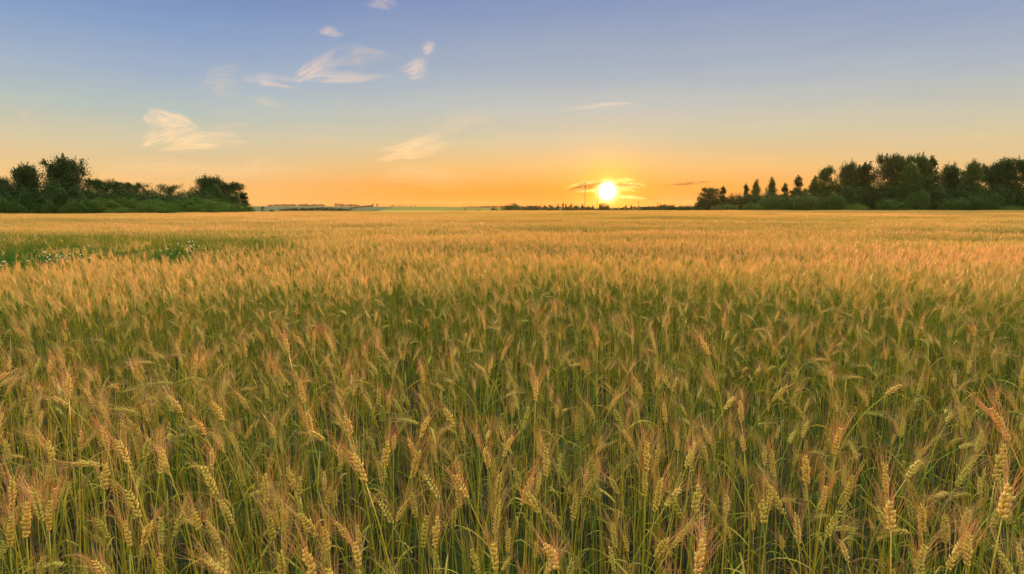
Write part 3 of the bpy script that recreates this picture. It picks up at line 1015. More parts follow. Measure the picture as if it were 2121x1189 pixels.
def make_tree(seed, style, H, Rr, leaf, nleaf):
    """meshes (trunk, crown) of a tree H high and Rr in radius"""
    rg = random.Random(seed)
    nr = np.random.default_rng(seed)
    tk, cr = MB(), MB()
    lean = Vector((rg.uniform(-.05, .05), rg.uniform(-.05, .05), 1))
    tops = 1 if style in ('spire', 'pine') else rg.choice((2, 3))
    spine = []
    for k in range(8):
        u = k / 7
        spine.append(Vector((lean.x * H * u + rg.uniform(-.02, .02) * H * .5, lean.y * H * u, H * u * 0.93)))
    r0 = H * 0.016 + 0.04
    tk.tube(spine, [r0 * (1 - .9 * k / 7) for k in range(8)], 7, 0)
    nl = {'round': 64, 'spiky': 84, 'spire': 70, 'loose': 30, 'slim': 34, 'pine': 60, 'far': 16}.get(style, 40)
    stations = []
    for i in range(nl):
        u = rg.uniform(0.03, 0.97) ** (0.9)
        if style in ('round', 'loose', 'far'):
            prof = math.sqrt(max(0.04, 1 - ((u - 0.48) / 0.56) ** 2))
            rise = rg.uniform(0.3, 0.9)
        elif style == 'spiky':
            prof = (1.03 - u) ** 0.55 * (0.7 + 0.3 * min(1, u * 4)) * rg.uniform(0.65, 1.1)
            rise = rg.uniform(1.0, 2.0)
        elif style in ('spire', 'slim'):
            prof = (1.04 - u) ** 0.9 * (0.6 + 0.4 * min(1, u * 5)) * rg.choice((0.45, 0.8, 1.0, 1.3) if style == 'slim' else (0.55, 0.8, 1.0, 1.25))
            rise = rg.uniform(0.4, 1.1)
        else:
            prof = (1.04 - u) * rg.uniform(0.8, 1.1)
            rise = rg.uniform(-0.1, 0.3)
        if style == 'loose' and u < 0.5:
            u = rg.uniform(0.55, 0.98)
            prof = math.sqrt(max(0.04, 1 - ((u - 0.8) / 0.3) ** 2))
            rise = 0.4
        az = i * 2.4 + rg.uniform(-.5, .5)
        ln = Rr * prof * rg.uniform(0.75, 1.08)
        b = spine[0].lerp(spine[-1], max(0.04, u - 0.12 * rise))
        d = Vector((math.cos(az), math.sin(az), rise * 0.7))
        e = b + d * (ln / max(0.5, math.hypot(d.x, d.y)))
        if e.z > H * 1.0:
            e.z = H * rg.uniform(0.80, 1.0)
        m_ = b.lerp(e, 0.5) + Vector((0, 0, -0.05 * ln))
        tk.tube([b, m_, e], [r0 * .28 * (1.1 - u), r0 * .18 * (1.1 - u), r0 * 0.05], 4, 0, cap=False)
        stations.append((b, m_, e, ln))
    per = nleaf / nl
    cw = 0.14 * Rr + (0.12 if style != 'far' else 0.3)
    for (b, m_, e, ln) in stations:
        cr.cur = rg.random()
        k = rg.choice((3, 4, 5))
        for q in range(k):
            u = 0.35 + 0.7 * q / (k - 1)
            c = b.lerp(e, min(1.0, u)) + Vector((rg.uniform(-1, 1), rg.uniform(-1, 1), rg.uniform(-.6, .6))) * cw * 0.7
            clump(nr, cr, c, cw * rg.uniform(0.8, 1.5), max(4, int(per / k)), leaf)
    if style in ('spiky', 'spire', 'round', 'slim'):                           # young shoots that stand out of the outline
        for i in range(130 if style == 'spiky' else 60):
            b, m_, e, ln = stations[rg.randrange(len(stations))]
            if e.z < H * (0.5 if style == 'spiky' else 0.35):
                continue
            d = Vector((rg.uniform(-.5, .5), rg.uniform(-.5, .5), 1)).normalized()
            sl_ = H * rg.uniform(0.05, 0.16 if style == 'spiky' else 0.12)
            tk.tube([e, e + d * sl_], [0.02, 0.008], 3, 0, cap=False)
            cr.cur = rg.random()
            for q in range(4):
                clump(nr, cr, e + d * sl_ * (q + 0.5) / 4, 0.22 * (1.25 - q * .25), 12, leaf * 0.9)
    top = max(v[2] for v in cr.v)
    k_ = H / top
    cr.v = [(x, y, z * k_) for x, y, z in cr.v]
    tk.v = [(x, y, z * k_ * 0.985) for x, y, z in tk.v]
    return tk.mesh('trunk', [M_BARK], True), cr

def make_bush(seed, H, Rr, leaf, nleaf, smooth=True):
    rg = random.Random(seed)
    nr = np.random.default_rng(seed)
    tk, cr = MB(), MB()
    for i in range(9):
        az = rg.uniform(0, 6.3)
        e = Vector((math.cos(az) * Rr * .6, math.sin(az) * Rr * .6, H * rg.uniform(.5, .8)))
        tk.tube([(0, 0, 0), e * 0.5 + Vector((0, 0, .1 * H)), e], [.05, .035, .012], 4, 0, cap=False)
    lobes = [(Vector((0, 0, 0)), Rr * .93, H * .97), (Vector((0, 0, 0)), Rr * .9, H * .93), (Vector((0, 0, 0)), Rr * .8, H * .82)]
    for i in range(6):
        az = i * 0.7 + rg.uniform(-.3, .3)
        rr = Rr * rg.uniform(.35, .62)
        lobes.append((Vector((math.cos(az * 1.5) * rr, math.sin(az * 1.5) * rr, H * rg.uniform(.3, .5))), Rr * rg.uniform(.25, .38), H * rg.uniform(.28, .42)))
    for c, lr, lh in lobes:
        k = int(nleaf / len(lobes))
        d = unit(nr.normal(size=(k, 3)))
        rad = nr.uniform(0.62, 1.03, (k, 1)) ** 0.6
        p = d * rad * np.array([lr, lr, lh]) + np.array(c)
        an_ = np.arctan2(p[:, 1:2], p[:, :1])
        bump = 1 + 0.10 * np.sin(an_ * 3 + seed) + 0.07 * np.sin(an_ * 7 + p[:, 2:3] * 2.1 + seed * 1.7) + 0.06 * np.sin(p[:, :1] * 3.1 + p[:, 2:3] * 2.3)
        p = p * bump
        p[:, 2] = np.abs(p[:, 2])
        up = unit(d + nr.normal(size=(k, 3)) * 0.4)
        a = unit(np.cross(up, nr.normal(size=(k, 3))))
        b = np.cross(up, a)
        s_ = leaf * nr.uniform(0.6, 1.2, (k, 1))
        for q in range(5):                                          # small sprays of slightly different green
            sel = slice(q * k // 5, (q + 1) * k // 5)
            cr.cur = rg.random()
            cr.quads(p[sel], a[sel] * s_[sel], b[sel] * s_[sel] * 0.45)
    return tk.mesh('trunk', [M_BARK], True), cr

def tmesh(pair, mat):
    return pair[0], pair[1].mesh('crown', [mat])
TREES = {
    'spiky': [tmesh(make_tree(20 + i, 'spiky', 10, 4.6, 0.12, 27000), M_DARK) for i in range(3)],
    'round': [tmesh(make_tree(30 + i, 'round', 10, 4.0, 0.115, 24000), M_DARK) for i in range(4)],
    'birch': [tmesh(make_tree(50 + i, 'spire', 10, 2.9, 0.11, 16000), M_MID) for i in range(3)],
    'slim': [tmesh(make_tree(60 + i, 'slim', 10, 2.1, 0.14, 7000), M_DARK) for i in range(3)],
    'loose': [tmesh(make_tree(70 + i, 'loose', 10, 4.0, 0.14, 5000), M_DARK) for i in range(1)],
    'willow': [tmesh(make_bush(80 + i, 5, 4, 0.12, 18000), M_WIL) for i in range(4)],
    'bush': [tmesh(make_bush(90 + i, 5, 3.6, 0.13, 14000), M_MID) for i in range(3)],
    'dark': [tmesh(make_bush(95 + i, 5, 3.6, 0.14, 14000), M_DARK) for i in range(3)],
    'far': [tmesh(make_tree(110 + i, 'far', 10, 4.2, 0.55, 620), M_DARK) for i in range(3)],
    'farpine': [tmesh(make_tree(120 + i, 'pine', 10, 2.4, 0.50, 500), M_DARK) for i in range(2)],
    'farbush': [tmesh(make_bush(130 + i, 5, 4.5, 0.55, 800), M_DARK) for i in range(2)],
}
BASEW = {'spiky': 9.6, 'round': 8.6, 'birch': 5.8, 'slim': 4.2, 'loose': 8.4, 'willow': 7.6, 'bush': 7.0, 'dark': 7.0, 'far': 8.8, 'farpine': 4.8, 'farbush': 8.2}
BASEH = {'willow': 5, 'bush': 5, 'dark': 5, 'farbush': 5}
trng = random.Random(77)
def plant(kind, px, top, wpx, D, name, label, cat, group):
    """a tree whose top shows at (px, top) and that is wpx wide there, standing D metres ahead"""
    q = at(px, top, D)
    gz = ground_z(q.x, q.y)
    tk, cr = TREES[kind][trng.randrange(len(TREES[kind]))]
    root = empty(name, (q.x, q.y, gz - 0.05), trng.uniform(0, 6.28))
    sh = (q.z - gz) / BASEH.get(kind, 10.0)
    sw = wpx * D / FPX / BASEW[kind] * (1.45 if kind == 'slim' else 1.0)
    root.scale = (sw, sw, sh)
    link_mesh('trunk', tk, root)
    link_mesh('crown', cr, root)
    tag(root, label, cat, group)
    return root

GL = 'trees and bushes at the left side of the field'
LEFT = [
 ('spiky', 2, 360, 50, 108, 'tree', 'dark tree cut by the left edge of the photo'),
 ('spiky', 46, 332, 84, 106, 'tree', 'tall dark tree with a twin top, left of the tallest tree'),
 ('spiky', 128, 315, 118, 108, 'tree', 'tallest spiky dark tree of the left clump'),
 ('round', 212, 367, 84, 112, 'tree', 'rounded dark tree just right of the tallest left tree'),
 ('round', 272, 374, 90, 114, 'tree', 'broad low dark tree in the middle of the left clump'),
 ('loose', 348, 377, 56, 128, 'tree', 'small open-crowned tree standing clear above the left bushes'),
 ('spiky', 437, 358, 92, 122, 'tree', 'spiky tree at the right part of the left clump'),
 ('round', 470, 374, 70, 124, 'tree', 'dark tree leaning against the spiky one, right part of left clump'),
 ('slim', 503, 397, 30, 126, 'tree', 'small slender tree at the right end of the left clump'),
 ('dark', 12, 384, 90, 101, 'bush', 'dark bush at the left edge of the photo, below the trees'),
 ('dark', 72, 380, 90, 101, 'bush', 'dark bush below the twin-topped tree'),
 ('dark', 122, 372, 100, 102, 'bush', 'dark bush below the tallest left tree'),
 ('dark', 170, 380, 80, 103, 'bush', 'dark bush below and right of the tallest left tree'),
 ('dark', 212, 384, 84, 106, 'bush', 'dark bush behind the leftmost willow dome'),
 ('dark', 262, 386, 80, 107, 'bush', 'dark bush behind the middle willow domes'),
 ('dark', 300, 393, 74, 113, 'bush', 'dark bush just left of the open-crowned tree, in front'),
 ('dark', 352, 395, 84, 113, 'bush', 'dark bush right below the open-crowned tree'),
 ('dark', 410, 393, 76, 113, 'bush', 'dark bush between open-crowned and spiky tree, in front'),
 ('dark', 475, 392, 60, 117, 'bush', 'dark bush at the right end, behind the last willow mounds'),
 ('dark', 318, 391, 96, 120, 'bush', 'dark bush filling the dip left of the open-crowned tree'),
 ('dark', 385, 391, 90, 120, 'bush', 'dark bush filling the dip right of the open-crowned tree'),
 ('dark', 430, 378, 80, 118, 'bush', 'dark bush below the spiky tree of the left clump'),
 ('bush', 48, 410, 70, 98, 'bush', 'low green bush at the front, second from the left edge'),
 ('bush', 6, 404, 60, 98, 'bush', 'low green bush at the front, by the left edge'),
 ('bush', 100, 408, 60, 99, 'bush', 'low green bush at the front below the tallest tree'),
 ('willow', 140, 419, 34, 98, 'willow_bush', 'small pale green willow bush below the tallest tree'),
 ('bush', 172, 405, 66, 99, 'bush', 'low green bush at the front, left of the willow domes'),
 ('willow', 238, 403, 100, 103, 'willow_bush', 'broad bright willow dome, leftmost of the domes'),
 ('willow', 285, 405, 76, 104, 'willow_bush', 'willow dome between the leftmost dome and the big front one'),
 ('willow', 320, 409, 76, 103, 'willow_bush', 'willow dome rising behind the big front dome'),
 ('willow', 330, 414, 92, 99, 'willow_bush', 'big bright willow dome in front, middle of the domes'),
 ('willow', 250, 427, 66, 98, 'willow_bush', 'very low willow mound below the leftmost dome'),
 ('willow', 395, 403, 110, 108, 'willow_bush', 'wide flat willow dome below the spiky tree'),
 ('willow', 448, 408, 100, 108, 'willow_bush', 'willow dome right of the wide flat one'),
 ('willow', 412, 420, 60, 102, 'willow_bush', 'low willow mound in front of the wide flat dome'),
 ('willow', 470, 420, 72, 102, 'willow_bush', 'low willow mound in front, second from the right end'),
 ('willow', 505, 421, 52, 106, 'willow_bush', 'last low willow mound at the right end of the left clump'),
]
for k, px, top, wp_, D, nm, lb in LEFT:
    plant(k, px, top, wp_, D, nm, lb, nm.replace('_', ' '), GL)
GR = 'trees and bushes at the right side of the field'
RIGHT = [
 ('round', 1470, 386, 46, 185, 'tree', 'first leafy tree at the left end of the right-hand wood'),
 ('dark', 1468, 399, 56, 184, 'bush', 'dark bush at the foot of the first leafy tree'),
 ('slim', 1498, 384, 22, 190, 'tree', 'slim little tree just right of the first leafy tree'),
 ('dark', 1527, 396, 60, 188, 'bush', 'dark bush between the slim tree and the three small birches'),
 ('slim', 1546, 379, 17, 190, 'tree', 'narrow pointed small tree, first in the row above the bushes'),
 ('birch', 1568, 369, 30, 188, 'tree', 'small pointed tree, second in the row above the bushes'),
 ('birch', 1599, 364, 32, 188, 'tree', 'small full-crowned tree, third in the row above the bushes'),
 ('slim', 1627, 377, 20, 190, 'tree', 'thin sparse tree, fourth in the row above the bushes'),
 ('slim', 1655, 361, 27, 188, 'tree', 'slender tree standing alone above the bushes left of the big birch'),
 ('slim', 1669, 388, 16, 186, 'tree', 'tiny pointed tree at the foot of the big birch'),
 ('dark', 1560, 393, 56, 184, 'bush', 'dark bush below the second small tree'),
 ('dark', 1600, 391, 60, 184, 'bush', 'dark bush below the full-crowned small tree'),
 ('dark', 1642, 392, 62, 184, 'bush', 'dark bush below the slender lone tree'),
 ('bush', 1670, 401, 80, 178, 'bush', 'pale green bush in front of the tiny pointed tree'),
 ('bush', 1600, 405, 60, 178, 'bush', 'green bush in front of the small tree row'),
 ('willow', 1560, 417, 50, 174, 'willow_bush', 'low green willow mound in front of the small tree row'),
 ('willow', 1505, 420, 60, 175, 'willow_bush', 'low green willow mound below the first leafy tree'),
 ('birch', 1712, 341, 62, 180, 'tree', 'big leaning birch at the left shoulder of the tall wood'),
 ('birch', 1690, 362, 44, 180, 'tree', 'smaller birch at the left foot of the big leaning birch'),
 ('spiky', 1760, 327, 58, 186, 'tree', 'tall open tree right of the big birch'),
 ('slim', 1780, 340, 26, 188, 'tree', 'narrow top beside the tall open tree'),
 ('slim', 1797, 333, 38, 184, 'tree', 'dark pointed tree left of the highest crowns'),
 ('dark', 1755, 372, 80, 180, 'bush', 'dark thicket below the tall open tree'),
 ('dark', 1815, 372, 60, 180, 'bush', 'dark thicket in the notch left of the highest crowns'),
 ('round', 1842, 314, 66, 184, 'tree', 'highest broad crown of the right-hand wood, its left part'),
 ('round', 1872, 317, 60, 186, 'tree', 'tall crown in the middle of the highest group'),
 ('birch', 1880, 330, 70, 178, 'tree', 'green birch standing in front of the highest group'),
 ('birch', 1912, 315, 62, 183, 'tree', 'tall birch-like crown right of the highest broad crown'),
 ('slim', 1936, 320, 36, 184, 'tree', 'narrow crown at the right edge of the highest group'),
 ('spiky', 1976, 332, 72, 188, 'tree', 'open dark crown in the gap between two tall groups'),
 ('birch', 2022, 326, 66, 178, 'tree', 'bright green birch left of the last tall crowns'),
 ('round', 2058, 334, 60, 188, 'tree', 'dark crown between the bright birch and the last tall ones'),
 ('spiky', 2086, 317, 74, 184, 'tree', 'tall crown at the right edge, left of two'),
 ('round', 2128, 319, 80, 184, 'tree', 'tall crown cut by the right edge of the photo'),
 ('spiky', 2180, 322, 90, 186, 'tree', 'tree just past the right edge of the photo'),
 ('dark', 1855, 368, 90, 178, 'bush', 'dark thicket below the highest broad crown'),
 ('dark', 1930, 372, 90, 178, 'bush', 'dark thicket below the narrow right crown of the highest group'),
 ('dark', 1990, 372, 90, 180, 'bush', 'dark thicket below the open dark crown'),
 ('dark', 2060, 378, 90, 180, 'bush', 'dark thicket below the last tall crowns'),
 ('dark', 2125, 374, 90, 180, 'bush', 'dark thicket at the right edge of the photo'),
 ('bush', 1725, 392, 60, 174, 'bush', 'green bush in front of the big leaning birch'),
 ('bush', 1905, 384, 42, 172, 'bush', 'pale green young birch bush before the highest group'),
 ('bush', 1850, 404, 60, 172, 'bush', 'low bush before the highest broad crown'),
 ('bush', 1965, 402, 60, 172, 'bush', 'low bush before the open dark crown'),
 ('bush', 2035, 390, 50, 172, 'bush', 'low bush before the bright green birch'),
 ('willow', 1770, 419, 66, 170, 'willow_bush', 'bright low willow mound before the tall open tree'),
 ('willow', 2092, 424, 60, 170, 'willow_bush', 'low willow mound near the right edge'),
]
for k, px, top, wp_, D, nm, lb in RIGHT:
    if k == 'bush':
        top, wp_ = top + (5 if px > 1700 else -5), wp_ * 1.35
    plant(k, px, top, wp_, D, nm, lb, nm.replace('_', ' '), GR)
# the low strip of bushes left of the right-hand wood, and the distant line under the sun
for i in range(17):
    px = 1335 + i * 12.5 + trng.uniform(-4, 4)
    top = 424 + trng.uniform(-1.5, 3) + (3 if px < 1350 else 0)
    plant('farbush' if i < 6 else 'bush', px, top - 1.5, trng.uniform(24, 36), 215 + trng.uniform(-8, 10), 'bush',
          ORD[i + 1] + ' low bush from the left in the strip before the right-hand wood', 'bush', 'strip of low bushes right of the sun')
plant('bush', 1060, 419, 44, 330, 'tree', 'leafy round tree standing by itself left of the line under the sun', 'tree', None)
plant('bush', 1024, 429, 22, 340, 'bush', 'small dark bush left of the leafy round tree', 'bush', None)
plant('dark', 1254, 420, 22, 460, 'tree', 'round dark tree right below the sun', 'tree', None)
for px, top in ((1128, 423), (1140, 424), (1156, 421), (1166, 419), (1172, 420.5), (1183, 420), (1193, 423), (1207, 422), (1228, 425), (1242, 421), (1246, 420), (1297, 423), (1308, 424)):
    npine = globals().get('npine', 0) + 1
    plant('farpine', px, top, 7.5, 470 + trng.uniform(-15, 15), 'pine_tree', ORD[npine] + ' pointed conifer from the left in the line under the sun', 'tree', 'conifers in the tree line under the sun')
line_n = {}
def line_label(px):
    sec = ('beside the leafy round tree' if px < 1140 else 'just left of the masts' if px < 1208 else 'between mast and sun' if px < 1240
           else 'right below the sun' if px < 1278 else 'right of the sun')
    line_n[sec] = line_n.get(sec, 0) + 1
    return ORD[line_n[sec]] + ' small rounded tree of the distant line ' + sec
for i in range(52):
    px = 1072 + i * 5.4 + trng.uniform(-2, 2)
    plant('far' if i % 3 else 'farbush', px, 425.8 + trng.uniform(-2, 2.5) + (2 if px > 1230 else 0), trng.uniform(12, 18), 455 + trng.uniform(-25, 30), 'tree', line_label(px), 'tree', 'low tree line under the sun')
# hedges and copses on the hill
def row(px0, px1, y0, y1, k, w0, w1, D0_, D1_, kind, label, group, jit=1.2, nm='tree'):
    for i in range(k):
        u = (i + trng.uniform(-.3, .3)) / max(1, k - 1)
        plant(kind, px0 + (px1 - px0) * u, y0 + (y1 - y0) * u + trng.uniform(-jit, jit), trng.uniform(w0, w1), D0_ + (D1_ - D0_) * u, nm, ORD[i + 1] + ' from left, ' + label, nm, group)
row(583, 655, 431.5, 430, 12, 9, 16, 760, 760, 'farbush', 'dark bush in the left half of the copse below the hill', 'copse below the hill, left half', 1.6, 'bush')
row(662, 722, 428.5, 432, 9, 13, 20, 740, 740, 'far', 'dark tree in the right half of the copse below the hill', 'copse below the hill, right half')
row(556, 600, 423, 422.5, 12, 4, 9, 1790, 1790, 'far', 'tiny tree in the left hedge row on the hill crest', 'hedge row on the hill crest, left part', 1.1)
row(604, 672, 422.3, 423, 17, 4, 9, 1790, 1790, 'far', 'tiny tree in the middle hedge row on the hill crest', 'hedge row on the hill crest, middle part', 1.2)
row(694, 742, 421.6, 423, 12, 4, 8, 1790, 1790, 'far', 'tiny tree in the hedge row above the copse on the crest', 'hedge row on the hill crest, above the copse', 1.4)
row(728, 770, 429, 424, 12, 5, 8, 1000, 1600, 'farbush', 'tiny bush in the hedge climbing between the two green fields', 'hedge between the two green fields', 0.3, 'bush')
plant('far', 772, 421.3, 5, 1700, 'tree', 'tiny tree at the top end of the climbing hedge', 'tree', None)
plant('far', 781, 420.5, 5.5, 1700, 'tree', 'tiny lone tree on the crest right of the climbing hedge', 'tree', None)
row(810, 860, 424.3, 424.6, 7, 3, 6, 1800, 1800, 'far', 'tiny bush on the crest over the light green field', 'bushes on the crest over the light green field', 0.4, 'bush')
row(958, 1030, 428, 426, 14, 8, 12, 1500, 1500, 'far', 'tiny tree in the far wood at the right end of the hill', 'far wood at the right end of the hill', 0.5)
row(1040, 1120, 425.5, 426, 12, 10, 14, 1200, 1200, 'far', 'tiny tree in the far wood behind the leafy round tree', 'far wood behind the leafy round tree', 0.7)
row(925, 990, 435, 434.5, 7, 6, 10, 420, 420, 'farbush', 'tiny low bush at the field edge before the light green field', 'low bushes before the light green field', 0.4, 'bush')
row(1320, 1460, 427, 427, 16, 12, 18, 800, 800, 'far', 'tiny tree in the far wood behind the strip of bushes', 'far wood behind the strip of bushes', 0.6)
plant('far', 543, 427, 9, 700, 'tree', 'tiny tree just right of the left clump', 'tree', None)
plant('farbush', 562, 433, 9, 650, 'bush', 'tiny bush on the bluish green field left of the copse', 'bush', None)
plant('far', 964, 431, 5, 420, 'tree', 'tiny pointed bush among the low ones before the light green field', 'tree', None)
plant('farbush', 992, 432.5, 13, 400, 'bush', 'small dark bush left of the two dark ones by the round tree', 'bush', None)

# ------------------------------------------------------------------ masts and poles
mm, n = newmat('galvanised_steel')
finish(mm, n, n.n('ShaderNodeBsdfPrincipled', {'Base Color': (0.16, 0.13, 0.12, 1), 'Roughness': 0.6, 'Metallic': 0.3}).outputs[0])
def mast(px, top, D, wid, label, name='radio_mast'):
    q = at(px, top, D)
    gz = ground_z(q.x, q.y)
    H = q.z - gz
    root = empty(name, (q.x, q.y, gz))
    mb = MB()
    L_ = []
    for k in range(3):
        a = 2.094 * k
        p0 = Vector((math.cos(a), math.sin(a), 0)) * wid
        L_.append(p0)
        mb.tube([p0, p0 + Vector((0, 0, H * .94))], wid * .22, 5, 0)
    nb = int(H / (wid * 3))
    for k in range(nb):
        z0, z1 = H * .94 * k / nb, H * .94 * (k + 1) / nb
        for j in range(3):
            mb.tube([L_[j] + Vector((0, 0, z0)), L_[(j + 1) % 3] + Vector((0, 0, z1))], wid * .1, 3, 0, cap=False)
    mb.build('lattice', mm, root)
    m2 = MB()
    m2.tube([(0, 0, H * .94), (0, 0, H)], wid * .25, 5, 0)
    for k in range(3):
        a = 2.094 * k + .5
        p = Vector((math.cos(a) * wid * 1.6, math.sin(a) * wid * 1.6, H * .88))
        m2.tube([p, p + Vector((0, 0, wid * 2.5))], wid * .3, 5, 0)
    m2.build('antenna', mm, root)
    tag(root, label, 'mast', 'thin masts beside the sun')
mast(1212, 379, 520, 0.42, 'taller thin mast standing left of the sun')
mast(1238, 392, 560, 0.30, 'shorter thin mast nearly lost in the glare of the sun')
def pole(px, top, D, label):
    q = at(px, top, D)
    gz = ground_z(q.x, q.y)
    H = q.z - gz
    root = empty('utility_pole', (q.x, q.y, gz))
    mb = MB()
    mb.tube([(0, 0, 0), (0, 0, H)], [.22, .15], 6, 0)
    mb.build('post', M_BARK, root)
    mb = MB()
    mb.tube([(-1.1, 0, H - .5), (1.1, 0, H - .5)], .1, 4, 0)
    mb.build('crossarm', M_BARK, root)
    tag(root, label, 'pole', 'poles right of the sun')
pole(1322, 418, 430, 'thin utility pole right of the sun, the taller of two')
pole(1362, 419, 440, 'thin utility pole farther right of the sun')

# ------------------------------------------------------------------ clouds: thin curved sheets high in the sky
def cloud_mat(name, col, trans, dens, scale=(1, 1, 1), lo=0.06, fine=1.0):
    m_, n = newmat(name)
    u = n.n('ShaderNodeAttribute', attribute_type='GEOMETRY', attribute_name='cu').outputs['Fac']
    v = n.n('ShaderNodeAttribute', attribute_type='GEOMETRY', attribute_name='cv').outputs['Fac']
    pos = n.n('ShaderNodeTexCoord').outputs['Object']
    vec = n.n('ShaderNodeCombineXYZ', {0: n.m('ADD', n.m('MULTIPLY', u, 1.1), n.m('MULTIPLY', v, 0.5)), 1: n.m('MULTIPLY', v, 3.4), 2: n.n('ShaderNodeObjectInfo').outputs['Random']}).outputs[0]
    big = n.noise(n.vm('MULTIPLY', pos, scale), 0.0012, 6.0, 0.58, 0.8)
    fib = n.noise(vec, 1.1 * fine, 6.0, 0.62, 0.9)
    fv = n.maprange(n.m('ABSOLUTE', v), 1.0, 0.1)
    fu = n.m('MULTIPLY', n.maprange(u, 0.0, 0.35), n.maprange(u, 1.0, 0.6))
    a = n.m('MULTIPLY', n.m('MULTIPLY', fv, fu), n.maprange(n.m('ADD', n.m('MULTIPLY', big, .35), n.m('MULTIPLY', fib, .65)), 0.40, 0.66, lo, 1.0))
    a = n.m('MULTIPLY', a, dens, 0, clamp=True)
    d = n.n('ShaderNodeBsdfDiffuse', {'Color': (*col, 1)})
    t = n.n('ShaderNodeBsdfTranslucent', {'Color': (*col, 1)})
    sh = n.n('ShaderNodeMixShader', {0: trans, 1: d.outputs[0], 2: t.outputs[0]})
    out = n.n('ShaderNodeMixShader', {0: a, 1: n.n('ShaderNodeBsdfTransparent').outputs[0], 2: sh.outputs[0]})
    return finish(m_, n, out.outputs[0])
MC_HI = cloud_mat('cirrus', (0.74, 0.65, 0.58), 0.45, 0.36)
MC_WARM = cloud_mat('warm_cirrus', (0.88, 0.70, 0.50), 0.5, 0.40)
MC_LO = cloud_mat('veil', (0.6, 0.52, 0.42), 0.5, 0.2)
MC_SUN = cloud_mat('sunlit_cloud', (1.0, 0.84, 0.42), 0.6, 1.0, lo=0.0, fine=3.0)
MC_DK = cloud_mat('dark_cloud', (0.20, 0.09, 0.06), 0.0, 0.95, lo=0.0, fine=2.0)
def cloud(strips, D, mat, label, tilt=0.6, seed=0):
    """strips: lists of (px, py, half width px); one wavy sheet per strip, sloping away from the viewer"""
    rg = random.Random(seed)
    mb = MB()
    cu, cv = [], []
    subs = []
    for st in strips:
        ln = math.hypot(st[-1][0] - st[0][0], st[-1][1] - st[0][1])
        m_ = [max(p_[2] for p_ in st)] * 1
        for q in range(4 if m_[0] > 9 else 2):                            # several thin overlapping fibres make one wisp
            o_ = (q - 1.3) * m_[0] * 0.42 + rg.uniform(-.2, .2) * m_[0]
            sx = rg.uniform(-.22, .22) * ln
            k_ = rg.uniform(0.75, 1.15)
            mx = sum(p_[0] for p_ in st) / len(st)
            sl_ = rg.uniform(-.05, .05)
            subs.append([(mx + (p_[0] - mx) * k_ + sx, p_[1] + o_ * 0.8 + (p_[0] - mx) * sl_, p_[2] * rg.uniform(0.45, 0.75)) for p_ in st])
    for st in subs:
        ns, nv = 24, 8
        rows_ = []
        for i in range(ns + 1):
            t = i / ns * (len(st) - 1)
            k = min(int(t), len(st) - 2)
            f_ = t - k
            a, b = st[k], st[k + 1]
            a0, b1 = st[max(0, k - 1)], st[min(len(st) - 1, k + 2)]
            px, py, hw = [0.5 * (2 * a[j] + (b[j] - a0[j]) * f_ + (2 * a0[j] - 5 * a[j] + 4 * b[j] - b1[j]) * f_ ** 2 + (3 * a[j] - a0[j] - 3 * b[j] + b1[j]) * f_ ** 3) for j in range(3)]
            hw *= 1.25 * (0.25 + 0.75 * math.sin(math.pi * min(1, max(0, i / ns))) ** 0.6)
            nx_, ny_ = -(st[-1][1] - st[0][1]), (st[-1][0] - st[0][0])
            ln = math.hypot(nx_, ny_)
            nx_, ny_ = nx_ / ln, ny_ / ln
            if ny_ < 0:
                nx_, ny_ = -nx_, -ny_
            for j in range(nv + 1):
                v = j / nv * 2 - 1
                wob = 1 + .15 * math.sin(i * 1.1 + j + seed)
                yy = py + ny_ * v * hw * wob
                xx = px + nx_ * v * hw * wob
                dist = D * (1 + tilt * (py - yy) * -0.0012 + 0.0006 * math.sin(i * .7 + j * .5 + seed) + 0.003 * (1 - v * v))
                q = at(xx, yy, dist)
                rows_.append(q)
                cu.append(i / ns)
                cv.append(v)
        fs = [(i * (nv + 1) + j, i * (nv + 1) + j + 1, (i + 1) * (nv + 1) + j + 1, (i + 1) * (nv + 1) + j) for i in range(ns) for j in range(nv)]
        mb.add(rows_, fs)
    c = Vector((0, 0, 0))
    for q in mb.v:
        c += Vector(q)
    c /= len(mb.v)
    mb.v = [tuple(Vector(q) - c) for q in mb.v]
    me = mb.mesh('cloud', [mat], True)
    for nm, arr in (('cu', cu), ('cv', cv)):
        a = me.attributes.new(nm, 'FLOAT', 'POINT')
        a.data.foreach_set('value', arr)
    o = link_mesh('cloud', me)
    o.location = c
    tag(o, label, 'cloud', 'clouds in the evening sky')
    return o
CL = 5200
cloud([[(505, 160, 14), (550, 168, 14), (612, 178, 6)]], CL, MC_HI, 'small bright comma of cirrus in the upper left sky', seed=1)
cloud([[(596, 162, 12), (640, 140, 24), (694, 106, 12)], [(640, 160, 8), (720, 160, 12), (780, 158, 6)]], CL, MC_HI, 'feathery white cirrus rising to the right, upper left sky', seed=2)
cloud([[(420, 170, 30), (460, 165, 38), (520, 150, 22)]], CL, MC_LO, 'faint pale cloud smudge left of the bright comma', seed=3)
cloud([[(690, 108, 10), (750, 104, 14), (805, 116, 6)], [(690, 128, 6), (740, 124, 12), (790, 130, 6)]], CL, MC_LO, 'faint thin streaks right of the feathery cirrus', seed=4)
cloud([[(868, 106, 10), (884, 99, 15), (902, 94, 8)]], CL, MC_HI, 'small white puff high left of the middle', seed=5)
cloud([[(826, 148, 10), (858, 138, 22), (888, 130, 8)]], CL, MC_HI, 'soft small cloud just below the white puff', seed=6)
cloud([[(664, 66, 8), (690, 66, 13), (715, 68, 6)]], CL, MC_HI, 'faint small cloud high above the feathery cirrus', seed=7)
